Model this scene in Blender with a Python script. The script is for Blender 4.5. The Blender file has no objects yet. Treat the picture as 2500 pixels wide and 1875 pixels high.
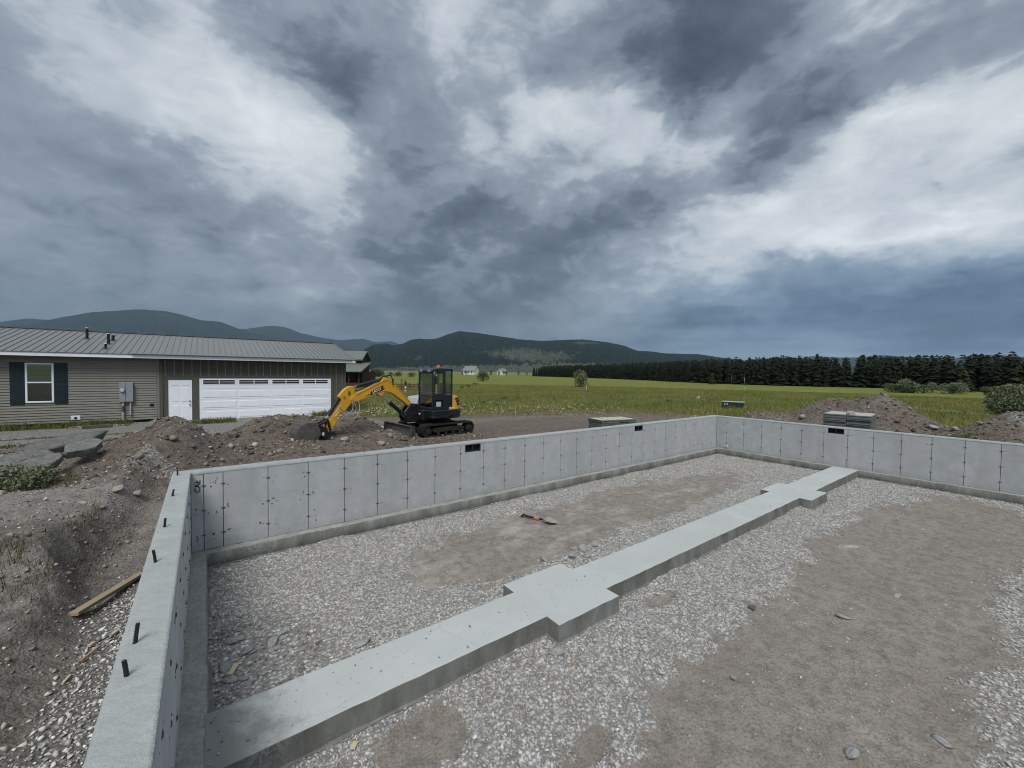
import bpy, math, random
import numpy as np
from mathutils import Matrix, Vector, Euler

SC = bpy.context.scene
COL = SC.collection
rnd = random.Random(7)
RNG = np.random.default_rng(11)
R = math.radians

# ------------------------------------------------------------------ camera
cam_d = bpy.data.cameras.new('camera')
cam = bpy.data.objects.new('camera', cam_d)
COL.objects.link(cam)
CAM = Vector((0.185, -7.7984, 3.0667))
c_r = Vector((0.79849876, -0.60182731, 0.01426933))
c_u = Vector((0.00664354, 0.03251153, 0.99944928))
c_b = Vector((-0.60195979, -0.79796422, 0.02995868))
cam.matrix_world = Matrix(((c_r.x, c_u.x, c_b.x, CAM.x), (c_r.y, c_u.y, c_b.y, CAM.y), (c_r.z, c_u.z, c_b.z, CAM.z), (0, 0, 0, 1)))
cam_d.sensor_width = 36.0
cam_d.lens = 994.15 / 2500 * 36
cam_d.clip_start = 0.05
cam_d.clip_end = 40000
SC.camera = cam
SC.cycles.filter_width = 1.0          # crisp pixels, like the phone's own sharpening

# ------------------------------------------------------------------ exposure (the photograph is exposed for the dull ground)
EXPOSURE = 0.85
SC.view_settings.view_transform = 'Standard'
SC.view_settings.look = 'None'
SC.view_settings.exposure = EXPOSURE
SC.view_settings.gamma = 1.0
SC.view_settings.use_curve_mapping = False

# ------------------------------------------------------------------ sun (broad, behind thick cloud)
SUN_AZ, SUN_EL = 220.0, 55.0            # compass bearing measured from +Y towards +X
sun_d = bpy.data.lights.new('sun', 'SUN')
sun_d.energy = 1.5
sun_d.angle = R(24)
sun_d.color = (1.0, 0.975, 0.94)
sun = bpy.data.objects.new('sun', sun_d)
COL.objects.link(sun)
sdir = Vector((math.sin(R(SUN_AZ)) * math.cos(R(SUN_EL)), math.cos(R(SUN_AZ)) * math.cos(R(SUN_EL)), math.sin(R(SUN_EL))))
sun.rotation_euler = sdir.to_track_quat('Z', 'Y').to_euler()
sun.location = (0, -20, 30)

# ------------------------------------------------------------------ node helper
class NT:
    def __init__(s, tree):
        s.t = tree; s.N = tree.nodes; s.L = tree.links
    def n(s, typ, ins=None, **props):
        nd = s.N.new(typ)
        for k, v in props.items(): setattr(nd, k, v)
        for k, v in (ins or {}).items():
            sock = nd.inputs[k]
            if isinstance(v, bpy.types.NodeSocket): s.L.new(v, sock)
            elif isinstance(v, bpy.types.Node): s.L.new(v.outputs[0], sock)
            else: sock.default_value = v
        return nd
    def m(s, op, a, b=0.0, c=0.0, clamp=False):
        return s.n('ShaderNodeMath', {0: a, 1: b, 2: c}, operation=op, use_clamp=clamp).outputs[0]
    def noise(s, vec, scale, detail=4, rough=.55, out=0, **kw):
        nd = s.n('ShaderNodeTexNoise', {'Vector': vec, 'Scale': scale, 'Detail': detail, 'Roughness': rough}, **kw)
        return nd.outputs[out]
    def voro(s, vec, scale, feature='F1', out=0, rand=1.0):
        return s.n('ShaderNodeTexVoronoi', {'Vector': vec, 'Scale': scale, 'Randomness': rand}, feature=feature).outputs[out]
    def ramp(s, fac, stops, interp='LINEAR'):
        nd = s.n('ShaderNodeValToRGB', {0: fac}); cr = nd.color_ramp; cr.interpolation = interp
        while len(cr.elements) < len(stops): cr.elements.new(0.5)
        for e, (p, c) in zip(cr.elements, stops):
            e.position = p
            e.color = (c, c, c, 1) if isinstance(c, (int, float)) else (c[0], c[1], c[2], 1)
        return nd.outputs[0]
    def mix(s, fac, a, b, blend='MIX'):
        nd = s.n('ShaderNodeMix', data_type='RGBA', blend_type=blend)
        for i, v in ((0, fac), (6, a), (7, b)):
            if isinstance(v, bpy.types.NodeSocket): s.L.new(v, nd.inputs[i])
            elif i and not isinstance(v, (int, float)): nd.inputs[i].default_value = (v[0], v[1], v[2], 1)
            elif i: nd.inputs[i].default_value = (v, v, v, 1)
            else: nd.inputs[i].default_value = v
        return nd.outputs[2]
    def bump(s, h, strength=.5, dist=.02, normal=None):
        ins = {'Height': h, 'Strength': strength, 'Distance': dist}
        if normal is not None: ins['Normal'] = normal
        return s.n('ShaderNodeBump', ins).outputs[0]

# ------------------------------------------------------------------ world: storm cloud deck over a Nishita sky
world = bpy.data.worlds.new('World'); SC.world = world; world.use_nodes = True
w = NT(world.node_tree); w.N.clear()
SKY_AZ = [-53.0, -39.0, -26.0, -14.5, -10.38, -6.26, -2.14, 1.98, 6.1, 10.22, 14.34, 18.46, 22.58, 26.7, 30.82, 34.94, 39.06, 43.18, 47.3, 51.42, 55.54, 59.66, 63.78, 67.9, 72.02, 76.14, 80.26, 84.38, 88.5, 100.0, 113.0, 127.0]
SKY_EL = [0, 1.5, 3, 4.5, 6.5, 8.5, 10.5, 12.5, 14.5, 17, 19.5, 22, 24.5, 27, 30, 33, 36, 39, 42, 50, 62, 90]
# brightness of the cloud deck in percent: one row per elevation, one column per bearing
SKY_ROWS = [
[49, 50, 51, 51, 51, 51, 51, 51, 50, 50, 49, 49, 49, 49, 49, 50, 50, 51, 52, 55, 55, 56, 57, 59, 61, 61, 59, 59, 60, 61, 57, 53],
    [48, 50, 51, 51, 51, 51, 51, 51, 50, 50, 49, 49, 48, 48, 48, 49, 51, 52, 53, 55, 55, 56, 58, 60, 63, 67, 60, 58, 63, 66, 58, 55],
    [48, 50, 51, 51, 51, 51, 51, 51, 50, 50, 49, 49, 48, 48, 48, 49, 51, 53, 55, 55, 52, 57, 57, 56, 58, 61, 52, 48, 53, 61, 57, 55],
    [48, 50, 52, 53, 52, 52, 52, 51, 51, 50, 50, 49, 48, 48, 48, 49, 51, 53, 55, 55, 51, 55, 53, 53, 53, 51, 48, 43, 43, 51, 55, 56],
    [49, 53, 53, 55, 53, 53, 53, 53, 53, 53, 51, 50, 49, 48, 48, 49, 51, 56, 58, 58, 52, 46, 47, 53, 50, 47, 45, 45, 45, 47, 46, 58],
    [48, 60, 55, 55, 55, 55, 55, 57, 57, 59, 55, 50, 49, 48, 48, 47, 50, 56, 60, 61, 58, 55, 52, 52, 51, 49, 49, 49, 49, 49, 52, 61],
    [46, 62, 57, 57, 56, 56, 57, 59, 60, 63, 59, 52, 47, 48, 50, 47, 47, 53, 60, 66, 63, 65, 62, 59, 57, 57, 62, 59, 59, 57, 62, 62],
    [47, 60, 59, 60, 59, 58, 59, 55, 63, 61, 62, 59, 49, 51, 57, 51, 48, 50, 55, 59, 61, 65, 68, 67, 66, 68, 70, 72, 77, 68, 68, 57],
    [44, 56, 53, 59, 58, 60, 53, 52, 65, 56, 60, 47, 44, 45, 58, 55, 48, 49, 52, 60, 65, 69, 75, 79, 82, 88, 88, 90, 82, 88, 74, 56],
    [47, 60, 52, 58, 60, 51, 52, 56, 59, 61, 59, 52, 48, 47, 52, 59, 50, 48, 48, 59, 65, 72, 81, 83, 80, 78, 74, 70, 70, 78, 80, 53],
    [46, 69, 60, 60, 56, 55, 60, 65, 67, 68, 65, 56, 50, 43, 45, 53, 56, 51, 46, 48, 56, 68, 79, 85, 80, 80, 75, 72, 68, 80, 78, 47],
    [57, 75, 58, 61, 61, 64, 58, 64, 75, 76, 70, 58, 58, 51, 43, 49, 61, 57, 52, 48, 52, 58, 63, 53, 73, 85, 76, 78, 80, 85, 66, 49],
    [57, 78, 74, 60, 65, 67, 74, 74, 84, 78, 77, 62, 53, 61, 57, 55, 58, 60, 57, 57, 64, 64, 64, 50, 56, 78, 85, 77, 77, 76, 64, 56],
    [52, 83, 76, 64, 68, 70, 76, 81, 84, 83, 77, 53, 49, 57, 67, 66, 64, 64, 68, 72, 76, 75, 67, 48, 42, 50, 59, 62, 63, 50, 67, 69],
    [53, 69, 72, 68, 67, 69, 72, 79, 78, 69, 56, 51, 52, 56, 69, 61, 76, 77, 76, 74, 73, 55, 62, 56, 48, 50, 55, 55, 56, 50, 62, 75],
    [59, 51, 72, 70, 68, 67, 72, 69, 61, 52, 43, 50, 58, 60, 59, 63, 73, 78, 64, 73, 57, 35, 41, 51, 60, 65, 70, 62, 62, 65, 39, 68],
    [65, 59, 74, 72, 70, 69, 74, 64, 60, 59, 56, 56, 61, 68, 65, 63, 57, 53, 59, 46, 44, 37, 39, 46, 60, 69, 72, 67, 69, 69, 36, 52],
    [69, 62, 73, 72, 72, 72, 73, 67, 63, 62, 60, 60, 61, 76, 66, 66, 63, 59, 53, 50, 47, 42, 43, 49, 64, 70, 72, 72, 72, 70, 41, 52],
    [70, 66, 72, 72, 72, 72, 72, 70, 67, 66, 64, 63, 64, 77, 68, 65, 66, 66, 63, 60, 55, 51, 53, 60, 69, 72, 72, 72, 72, 72, 52, 62],
    [70, 66, 72, 72, 72, 72, 72, 70, 68, 66, 65, 65, 65, 76, 69, 67, 68, 68, 66, 63, 58, 53, 56, 62, 70, 72, 72, 72, 72, 72, 55, 65],
    [72, 72, 72, 72, 72, 72, 72, 72, 72, 72, 72, 72, 72, 73, 72, 72, 72, 72, 72, 72, 70, 70, 70, 70, 72, 72, 72, 72, 72, 72, 70, 72],
    [72, 72, 72, 72, 72, 72, 72, 72, 72, 72, 72, 72, 72, 72, 72, 72, 72, 72, 72, 72, 72, 72, 72, 72, 72, 72, 72, 72, 72, 72, 72, 72]]
vec = w.n('ShaderNodeTexCoord').outputs['Generated']
vec = w.n('ShaderNodeVectorMath', {0: vec}, operation='NORMALIZE').outputs[0]
sx = w.n('ShaderNodeSeparateXYZ', {0: vec})
X, Y, Z = sx.outputs
az = w.m('MULTIPLY', w.m('ARCTAN2', X, Y), 57.29578)
el = w.m('MULTIPLY', w.m('ARCSINE', Z), 57.29578)
zz = w.m('ADD', w.m('MAXIMUM', Z, 0.0), 0.16)
plane = w.n('ShaderNodeCombineXYZ', {0: w.m('DIVIDE', X, zz), 1: w.m('DIVIDE', Y, zz), 2: 0.0}).outputs[0]   # flat cloud deck seen from below
# billowing detail lives on the view sphere (cloud flanks), flattened a little; the deck itself recedes with perspective
bil = w.n('ShaderNodeVectorMath', {0: vec, 1: (1.0, 1.0, 1.9)}, operation='MULTIPLY').outputs[0]
mixv = w.n('ShaderNodeVectorMath', {0: w.n('ShaderNodeVectorMath', {0: plane, 3: .22}, operation='SCALE').outputs[0], 1: bil}, operation='ADD').outputs[0]
wn1 = w.n('ShaderNodeTexNoise', {'Vector': mixv, 'Scale': 3.0, 'Detail': 9.0, 'Roughness': .60, 'Distortion': .25})
wn2 = w.n('ShaderNodeTexNoise', {'Vector': bil, 'Scale': 9.0, 'Detail': 9.0, 'Roughness': .62, 'Distortion': .5})
s1 = w.n('ShaderNodeSeparateColor', {0: wn1.outputs[1]}); s2 = w.n('ShaderNodeSeparateColor', {0: wn2.outputs[1]})
low = w.n('ShaderNodeMapRange', {0: el, 1: .5, 2: 12.0, 3: .22, 4: 1.0}).outputs[0]         # ragged edges calm down towards the horizon
dAz = w.m('ADD', w.m('MULTIPLY', w.m('SUBTRACT', s1.outputs[0], .5), 5.0), w.m('MULTIPLY', w.m('SUBTRACT', s2.outputs[0], .5), 7.0))
dEl = w.m('ADD', w.m('MULTIPLY', w.m('SUBTRACT', s1.outputs[1], .5), 4.2), w.m('MULTIPLY', w.m('SUBTRACT', s2.outputs[1], .5), 5.5))
azw = w.m('ADD', az, w.m('MULTIPLY', dAz, w.m('ADD', w.m('MULTIPLY', low, .7), .3)))
elw = w.m('ADD', el, w.m('MULTIPLY', dEl, low))
fac = w.m('DIVIDE', w.m('PINGPONG', w.m('ADD', azw, 53.0), 180.0), 180.0)
lum = None
for i, row in enumerate(SKY_ROWS):
    rp = w.ramp(fac, [((a + 53) / 180, ch / 100) for a, ch in zip(SKY_AZ, row)])
    if lum is None: lum = rp
    else:
        t = w.n('ShaderNodeMapRange', {0: elw, 1: float(SKY_EL[i - 1]), 2: float(SKY_EL[i])}).outputs[0]
        lum = w.mix(t, lum, rp)
lum = w.n('ShaderNodeSeparateColor', {0: lum}).outputs[0]
# billow detail of the deck
d1 = w.n('ShaderNodeTexNoise', {'Vector': mixv, 'Scale': 5.0, 'Detail': 9.0, 'Roughness': .55, 'Distortion': .4}).outputs[0]
d2 = w.n('ShaderNodeTexNoise', {'Vector': bil, 'Scale': 16.0, 'Detail': 8.0, 'Roughness': .55, 'Distortion': .7}).outputs[0]
det = w.m('ADD', w.m('MULTIPLY', w.m('SUBTRACT', d1, .5), .26), w.m('MULTIPLY', w.m('SUBTRACT', d2, .5), .17))
lum = w.m('ADD', lum, w.m('MULTIPLY', det, w.m('ADD', w.m('MULTIPLY', low, .8), .15)))
# torn cloud margins: a steep step with a fractal outline between the dark bases and the bright gaps
d3 = w.n('ShaderNodeTexNoise', {'Vector': bil, 'Scale': 7.0, 'Detail': 12.0, 'Roughness': .60, 'Distortion': .6}).outputs[0]
d4 = w.n('ShaderNodeTexNoise', {'Vector': bil, 'Scale': 13.0, 'Detail': 11.0, 'Roughness': .62, 'Distortion': .8}).outputs[0]
ragA = w.n('ShaderNodeMapRange', {0: w.m('ADD', lum, w.m('MULTIPLY', w.m('SUBTRACT', d3, .5), .46)), 1: .475, 2: .555, 3: .0, 4: .19}, interpolation_type='SMOOTHSTEP').outputs[0]
ragB = w.n('ShaderNodeMapRange', {0: w.m('ADD', lum, w.m('ADD', w.m('MULTIPLY', w.m('SUBTRACT', d3, .5), .34), w.m('MULTIPLY', w.m('SUBTRACT', d4, .5), .26))), 1: .61, 2: .72, 3: .0, 4: .28}, interpolation_type='SMOOTHSTEP').outputs[0]
rag = w.m('ADD', w.m('ADD', ragA, ragB), .40)
lum = w.m('ADD', w.m('MULTIPLY', w.m('SUBTRACT', lum, .575), 1.28), .560)
up_ = w.n('ShaderNodeMapRange', {0: el, 1: 5.0, 2: 15.0, 3: .06, 4: .32}).outputs[0]
lum = w.m('ADD', w.m('MULTIPLY', lum, w.m('SUBTRACT', 1.0, up_)), w.m('MULTIPLY', rag, up_))
# thin bars of cloud seen edge-on near the horizon
hb = w.n('ShaderNodeCombineXYZ', {0: w.m('MULTIPLY', az, .05), 1: w.m('MULTIPLY', el, .85), 2: 0.0}).outputs[0]
bars = w.n('ShaderNodeTexNoise', {'Vector': hb, 'Scale': 1.0, 'Detail': 5.0, 'Roughness': .5, 'Distortion': .3}).outputs[0]
barm = w.m('MULTIPLY', w.n('ShaderNodeMapRange', {0: el, 1: 12.0, 2: 4.0}).outputs[0], w.n('ShaderNodeMapRange', {0: az, 1: 34.0, 2: 56.0, 3: .05, 4: 1.0}).outputs[0])
lum = w.m('ADD', lum, w.m('MULTIPLY', w.m('MULTIPLY', w.m('SUBTRACT', bars, .5), .24), barm))
dark = w.m('MULTIPLY', w.m('SUBTRACT', .85, lum), 1.9, clamp=True)
reg = w.m('MULTIPLY', w.n('ShaderNodeMapRange', {0: az, 1: 38.0, 2: 75.0}, interpolation_type='SMOOTHSTEP').outputs[0],
          w.n('ShaderNodeMapRange', {0: el, 1: 22.0, 2: 4.0}, interpolation_type='SMOOTHSTEP').outputs[0])   # clear-air blue under the deck
cr_ = w.m('MULTIPLY', lum, w.m('SUBTRACT', .972, w.m('ADD', w.m('MULTIPLY', dark, .095), w.m('MULTIPLY', w.m('MULTIPLY', reg, dark), .16))))
cb_ = w.m('MULTIPLY', lum, w.m('ADD', 1.028, w.m('ADD', w.m('MULTIPLY', dark, .115), w.m('MULTIPLY', w.m('MULTIPLY', reg, dark), .16))))
g22 = lambda x: w.m('POWER', w.m('MAXIMUM', x, .02), 2.2)
SKY_STRENGTH = 0.1
cloud = w.n('ShaderNodeCombineColor', {0: g22(cr_), 1: g22(lum), 2: g22(cb_)}).outputs[0]
cloud10 = w.n('ShaderNodeVectorMath', {0: cloud, 3: 2.0 ** -EXPOSURE / SKY_STRENGTH}, operation='SCALE').outputs[0]
nish = w.n('ShaderNodeTexSky', sky_type='NISHITA')
nish.sun_disc = False; nish.sun_elevation = R(SUN_EL); nish.sun_rotation = R(SUN_AZ)
skycol = w.mix(.97, nish.outputs[0], cloud10)
bg = w.n('ShaderNodeBackground', {0: skycol, 1: SKY_STRENGTH})
w.n('ShaderNodeOutputWorld', {0: bg})
world.cycles.sampling_method = 'MANUAL'; world.cycles.sample_map_resolution = 512

# ------------------------------------------------------------------ object helpers
def tag(o, label=None, cat=None, group=None, kind=None):
    if label: o['label'] = label
    if cat: o['category'] = cat
    if group: o['group'] = group
    if kind: o['kind'] = kind
    return o
def thing(name, label, cat, loc=(0, 0, 0), rz=0.0, group=None, rot=None):
    o = bpy.data.objects.new(name, None); COL.objects.link(o)
    o.empty_display_size = .2
    o.location = loc; o.rotation_euler = rot if rot else (0, 0, rz)
    return tag(o, label, cat, group, 'thing')
def link(name, me, parent=None, mats=None, smooth=False):
    o = bpy.data.objects.new(name, me); COL.objects.link(o)
    if parent is not None: o.parent = parent
    if mats is not None and not me.materials:
        for mm in (mats if isinstance(mats, (list, tuple)) else [mats]): me.materials.append(mm)
    if smooth: me.shade_smooth()
    return o
def copy_tree(o, parent=None):
    c = o.copy(); COL.objects.link(c)
    if parent is not None: c.parent = parent
    for ch in list(o.children): copy_tree(ch, c)
    return c
def np_mesh(name, V, F, cols=None, midx=None):
    """V (n,3); F (m,k) of one face size"""
    V = np.asarray(V, np.float32); F = np.asarray(F, np.int32)
    me = bpy.data.meshes.new(name)
    me.vertices.add(len(V)); me.vertices.foreach_set('co', V.ravel())
    k = F.shape[1]
    me.loops.add(F.size); me.loops.foreach_set('vertex_index', F.ravel())
    me.polygons.add(len(F)); me.polygons.foreach_set('loop_start', np.arange(0, F.size, k, dtype=np.int32))
    if midx is not None: me.polygons.foreach_set('material_index', np.asarray(midx, np.int32))
    me.update(calc_edges=True)
    if cols:
        for nm, c in cols.items():
            c = np.asarray(c, np.float32)
            if c.ndim == 1: c = np.stack([c] * 3, -1)
            at = me.color_attributes.new(nm, 'FLOAT_COLOR', 'POINT')
            at.data.foreach_set('color', np.concatenate([c, np.ones((len(c), 1), np.float32)], 1).astype(np.float32).ravel())
    return me

class G:
    """collects primitives and becomes one mesh"""
    def __init__(s): s.V = []; s.F = []; s.M = []; s.T = Matrix()
    def add(s, V, F, mi=0):
        b = len(s.V)
        s.V += [tuple(s.T @ Vector(v)) for v in V]
        s.F += [tuple(b + i for i in f) for f in F]; s.M += [mi] * len(F)
        return s
    def box(s, lo, hi, mi=0, rot=None):
        x0, y0, z0 = lo; x1, y1, z1 = hi
        V = [(x0, y0, z0), (x1, y0, z0), (x1, y1, z0), (x0, y1, z0), (x0, y0, z1), (x1, y0, z1), (x1, y1, z1), (x0, y1, z1)]
        if rot is not None:
            c = Vector(((x0 + x1) / 2, (y0 + y1) / 2, (z0 + z1) / 2))
            V = [tuple(c + rot @ (Vector(v) - c)) for v in V]
        return s.add(V, [(0, 3, 2, 1), (4, 5, 6, 7), (0, 1, 5, 4), (1, 2, 6, 5), (2, 3, 7, 6), (3, 0, 4, 7)], mi)
    def prism(s, P, a, b, axis='y', mi=0, mi_cap=None):
        """polygon P (2-D) extruded from a to b along axis; P is (x,z) for y, (y,z) for x, (x,y) for z"""
        n = len(P)
        def at(p, t):
            return {'y': (p[0], t, p[1]), 'x': (t, p[0], p[1]), 'z': (p[0], p[1], t)}[axis]
        V = [at(p, a) for p in P] + [at(p, b) for p in P]
        F = [tuple(range(n)), tuple(range(2 * n - 1, n - 1, -1))] + [(i, n + i, n + (i + 1) % n, (i + 1) % n) for i in range(n)]
        area = sum(P[i][0] * P[(i + 1) % n][1] - P[(i + 1) % n][0] * P[i][1] for i in range(n))
        flip = (area > 0) == (b > a)
        if axis == 'y': flip = not flip
        if flip: F = [tuple(reversed(f)) for f in F]
        s.add(V, F, mi)
        if mi_cap is not None: s.M[-len(F)] = mi_cap; s.M[-len(F) + 1] = mi_cap
        return s
    def tube(s, pts, r, n=8, mi=0, caps=True):
        pts = [Vector(p) for p in pts]; k = len(pts)
        rs = r if isinstance(r, (list, tuple)) else [r] * k
        V = []; up = None
        for i, p in enumerate(pts):
            d = (pts[min(i + 1, k - 1)] - pts[max(i - 1, 0)]).normalized()
            if up is None:
                up = Vector((0, 0, 1)) if abs(d.z) < .9 else Vector((1, 0, 0))
            a = d.cross(up).normalized(); up = a.cross(d).normalized(); bb = up
            V += [tuple(p + rs[i] * (math.cos(2 * math.pi * j / n) * a + math.sin(2 * math.pi * j / n) * bb)) for j in range(n)]
        F = [(i * n + j, i * n + (j + 1) % n, (i + 1) * n + (j + 1) % n, (i + 1) * n + j) for i in range(k - 1) for j in range(n)]
        if caps: F += [tuple(range(n - 1, -1, -1)), tuple((k - 1) * n + j for j in range(n))]
        return s.add(V, F, mi)
    def cyl(s, a, b, r, n=16, mi=0): return s.tube([a, b], r, n, mi)
    def mesh(s, name):
        me = bpy.data.meshes.new(name); me.from_pydata(s.V, [], s.F)
        me.polygons.foreach_set('material_index', np.array(s.M, np.int32)); me.update()
        return me
    def build(s, name, mats, parent=None, smooth=False, bevel=0.0, seg=1, angle=35):
        o = link(name, s.mesh(name), parent, mats)
        if smooth:
            o.data.shade_smooth()
            try: o.data.set_sharp_from_angle(angle=R(angle))
            except Exception: pass
        if bevel:
            b = o.modifiers.new('bevel', 'BEVEL'); b.width = bevel; b.segments = seg; b.limit_method = 'ANGLE'; b.angle_limit = R(40)
        return o

# ------------------------------------------------------------------ numpy noise
_perm = np.random.default_rng(5).permutation(512).astype(np.int64)
_perm = np.concatenate([_perm, _perm])
_grad = np.stack([np.cos(np.arange(16) * np.pi / 8), np.sin(np.arange(16) * np.pi / 8)], -1)
def pn(x, y):
    x = np.asarray(x, float); y = np.asarray(y, float)
    xi = np.floor(x).astype(np.int64); yi = np.floor(y).astype(np.int64)
    xf = x - xi; yf = y - yi
    u = xf ** 3 * (xf * (xf * 6 - 15) + 10); v = yf ** 3 * (yf * (yf * 6 - 15) + 10)
    def g(a, b, dx, dy):
        h = _perm[(_perm[(xi + a) & 511] + yi + b) & 511] & 15
        return _grad[h, 0] * dx + _grad[h, 1] * dy
    n0 = g(0, 0, xf, yf) * (1 - u) + g(1, 0, xf - 1, yf) * u
    n1 = g(0, 1, xf, yf - 1) * (1 - u) + g(1, 1, xf - 1, yf - 1) * u
    return (n0 * (1 - v) + n1 * v) * 1.4
def fbm(x, y, oct=5, rough=.5, lac=2.03, ridged=False):
    t = 0; a = 1; s = 0
    for o in range(oct):
        k = pn(x * lac ** o + 17.3 * o, y * lac ** o - 9.1 * o)
        if ridged: k = 1 - 2 * np.abs(k)
        t = t + a * k; s += a; a *= rough
    return t / s
def sst(a, b, x):
    t = np.clip((x - a) / (b - a), 0, 1); return t * t * (3 - 2 * t)
def gauss(x, y, cx, cy, sx, sy, rot=0.0):
    dx = x - cx; dy = y - cy
    c, s = math.cos(rot), math.sin(rot)
    return np.exp(-((c * dx + s * dy) / sx) ** 2 - ((-s * dx + c * dy) / sy) ** 2)

# ------------------------------------------------------------------ materials
def material(name, rough=.8, spec=.3, metal=0.0):
    m = bpy.data.materials.new(name); m.use_nodes = True
    t = NT(m.node_tree); t.N.clear()
    p = t.n('ShaderNodeBsdfPrincipled', {'Roughness': rough, 'Metallic': metal, 'Specular IOR Level': spec})
    t.n('ShaderNodeOutputMaterial', {0: p})
    t.p = p
    t.obj = t.n('ShaderNodeTexCoord').outputs['Object']
    t.pos = t.n('ShaderNodeNewGeometry').outputs['Position']
    t.rand = t.n('ShaderNodeObjectInfo').outputs['Random']
    def out(color=None, normal=None, rough=None, **kw):
        for k, v in (('Base Color', color), ('Normal', normal), ('Roughness', rough)) + tuple(kw.items()):
            if v is None: continue
            if isinstance(v, bpy.types.NodeSocket): t.L.new(v, p.inputs[k])
            elif isinstance(v, (tuple, list)): p.inputs[k].default_value = (v[0], v[1], v[2], 1)
            else: p.inputs[k].default_value = v
        return m
    t.out = out
    return t
def plain(name, col, rough=.7, spec=.3, metal=0.0, var=.12, scale=9.0, bump=0.0):
    """painted or moulded surface: a base colour with soft wear and grain"""
    t = material(name, rough, spec, metal)
    a = t.noise(t.obj, scale, 6, .6)
    lo = tuple(c * (1 - var) for c in col); hi = tuple(min(1, c * (1 + var)) for c in col)
    c = t.mix(t.ramp(a, [(.3, 0.0), (.7, 1.0)]), lo, hi)
    return t.out(c, t.bump(t.noise(t.obj, scale * 12, 4), bump, .004) if bump else None, t.ramp(a, [(.2, max(.02, rough - .1)), (.8, min(1, rough + .1))]))
def attr(t, nm): return t.n('ShaderNodeVertexColor', layer_name=nm).outputs[0]

def mk_concrete_wall():
    t = material('formed_concrete', .78, .25)
    big = t.noise(t.pos, .9, 5, .6); mid = t.noise(t.pos, 4.5, 6, .62); fine = t.noise(t.pos, 60, 3, .6)
    c = t.mix(t.ramp(big, [(.35, 0.0), (.65, 1.0)]), (.43, .465, .455), (.47, .475, .505))
    c = t.mix(t.ramp(mid, [(.30, .55), (.62, 0.0)]), c, (.32, .34, .335))
    stn = t.noise(t.n('ShaderNodeMapping', {0: t.pos, 3: (1, 1, .3)}).outputs[0], 1.7, 6, .65)
    c = t.mix(t.ramp(stn, [(.36, .5), (.54, 0.0)]), c, (.34, .335, .34))
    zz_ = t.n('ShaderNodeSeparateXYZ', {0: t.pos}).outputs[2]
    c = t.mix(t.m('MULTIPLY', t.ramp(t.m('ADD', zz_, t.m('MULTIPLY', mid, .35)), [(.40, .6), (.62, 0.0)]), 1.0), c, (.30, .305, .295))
    c = t.mix(t.m('MULTIPLY', t.m('SUBTRACT', t.rand, .5), .28), c, (.58, .595, .60))
    c = t.mix(t.ramp(fine, [(.3, .12), (.7, 0.0)]), c, (.22, .23, .23))
    pv = t.voro(t.pos, 34.0); pm = t.noise(t.pos, 3.0, 2)
    pit = t.m('MULTIPLY', t.ramp(pv, [(.06, 1.0), (.13, 0.0)]), t.ramp(pm, [(.52, 0.0), (.62, 1.0)]))
    c = t.mix(t.m('MULTIPLY', pit, .75), c, (.09, .10, .10))
    h = t.m('SUBTRACT', t.m('ADD', t.m('MULTIPLY', mid, .4), t.m('MULTIPLY', fine, .15)), pit)
    return t.out(c, t.bump(h, .35, .006))
def mk_concrete_top():
    t = material('rough_cast_concrete_top', .9, .2)
    a = t.noise(t.pos, 3.0, 6, .65); b = t.noise(t.pos, 38, 5, .65); f = t.noise(t.pos, 140, 3, .6)
    c = t.mix(t.ramp(a, [(.32, 0.0), (.68, 1.0)]), (.29, .32, .315), (.39, .41, .405))
    c = t.mix(t.ramp(b, [(.28, .45), (.48, 0.0)]), c, (.27, .29, .285))
    c = t.mix(t.ramp(f, [(.55, 0.0), (.8, .35)]), c, (.62, .64, .63))
    h = t.m('ADD', t.m('MULTIPLY', b, 1.0), t.m('MULTIPLY', f, .4))
    return t.out(c, t.bump(h, .65, .014))
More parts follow.
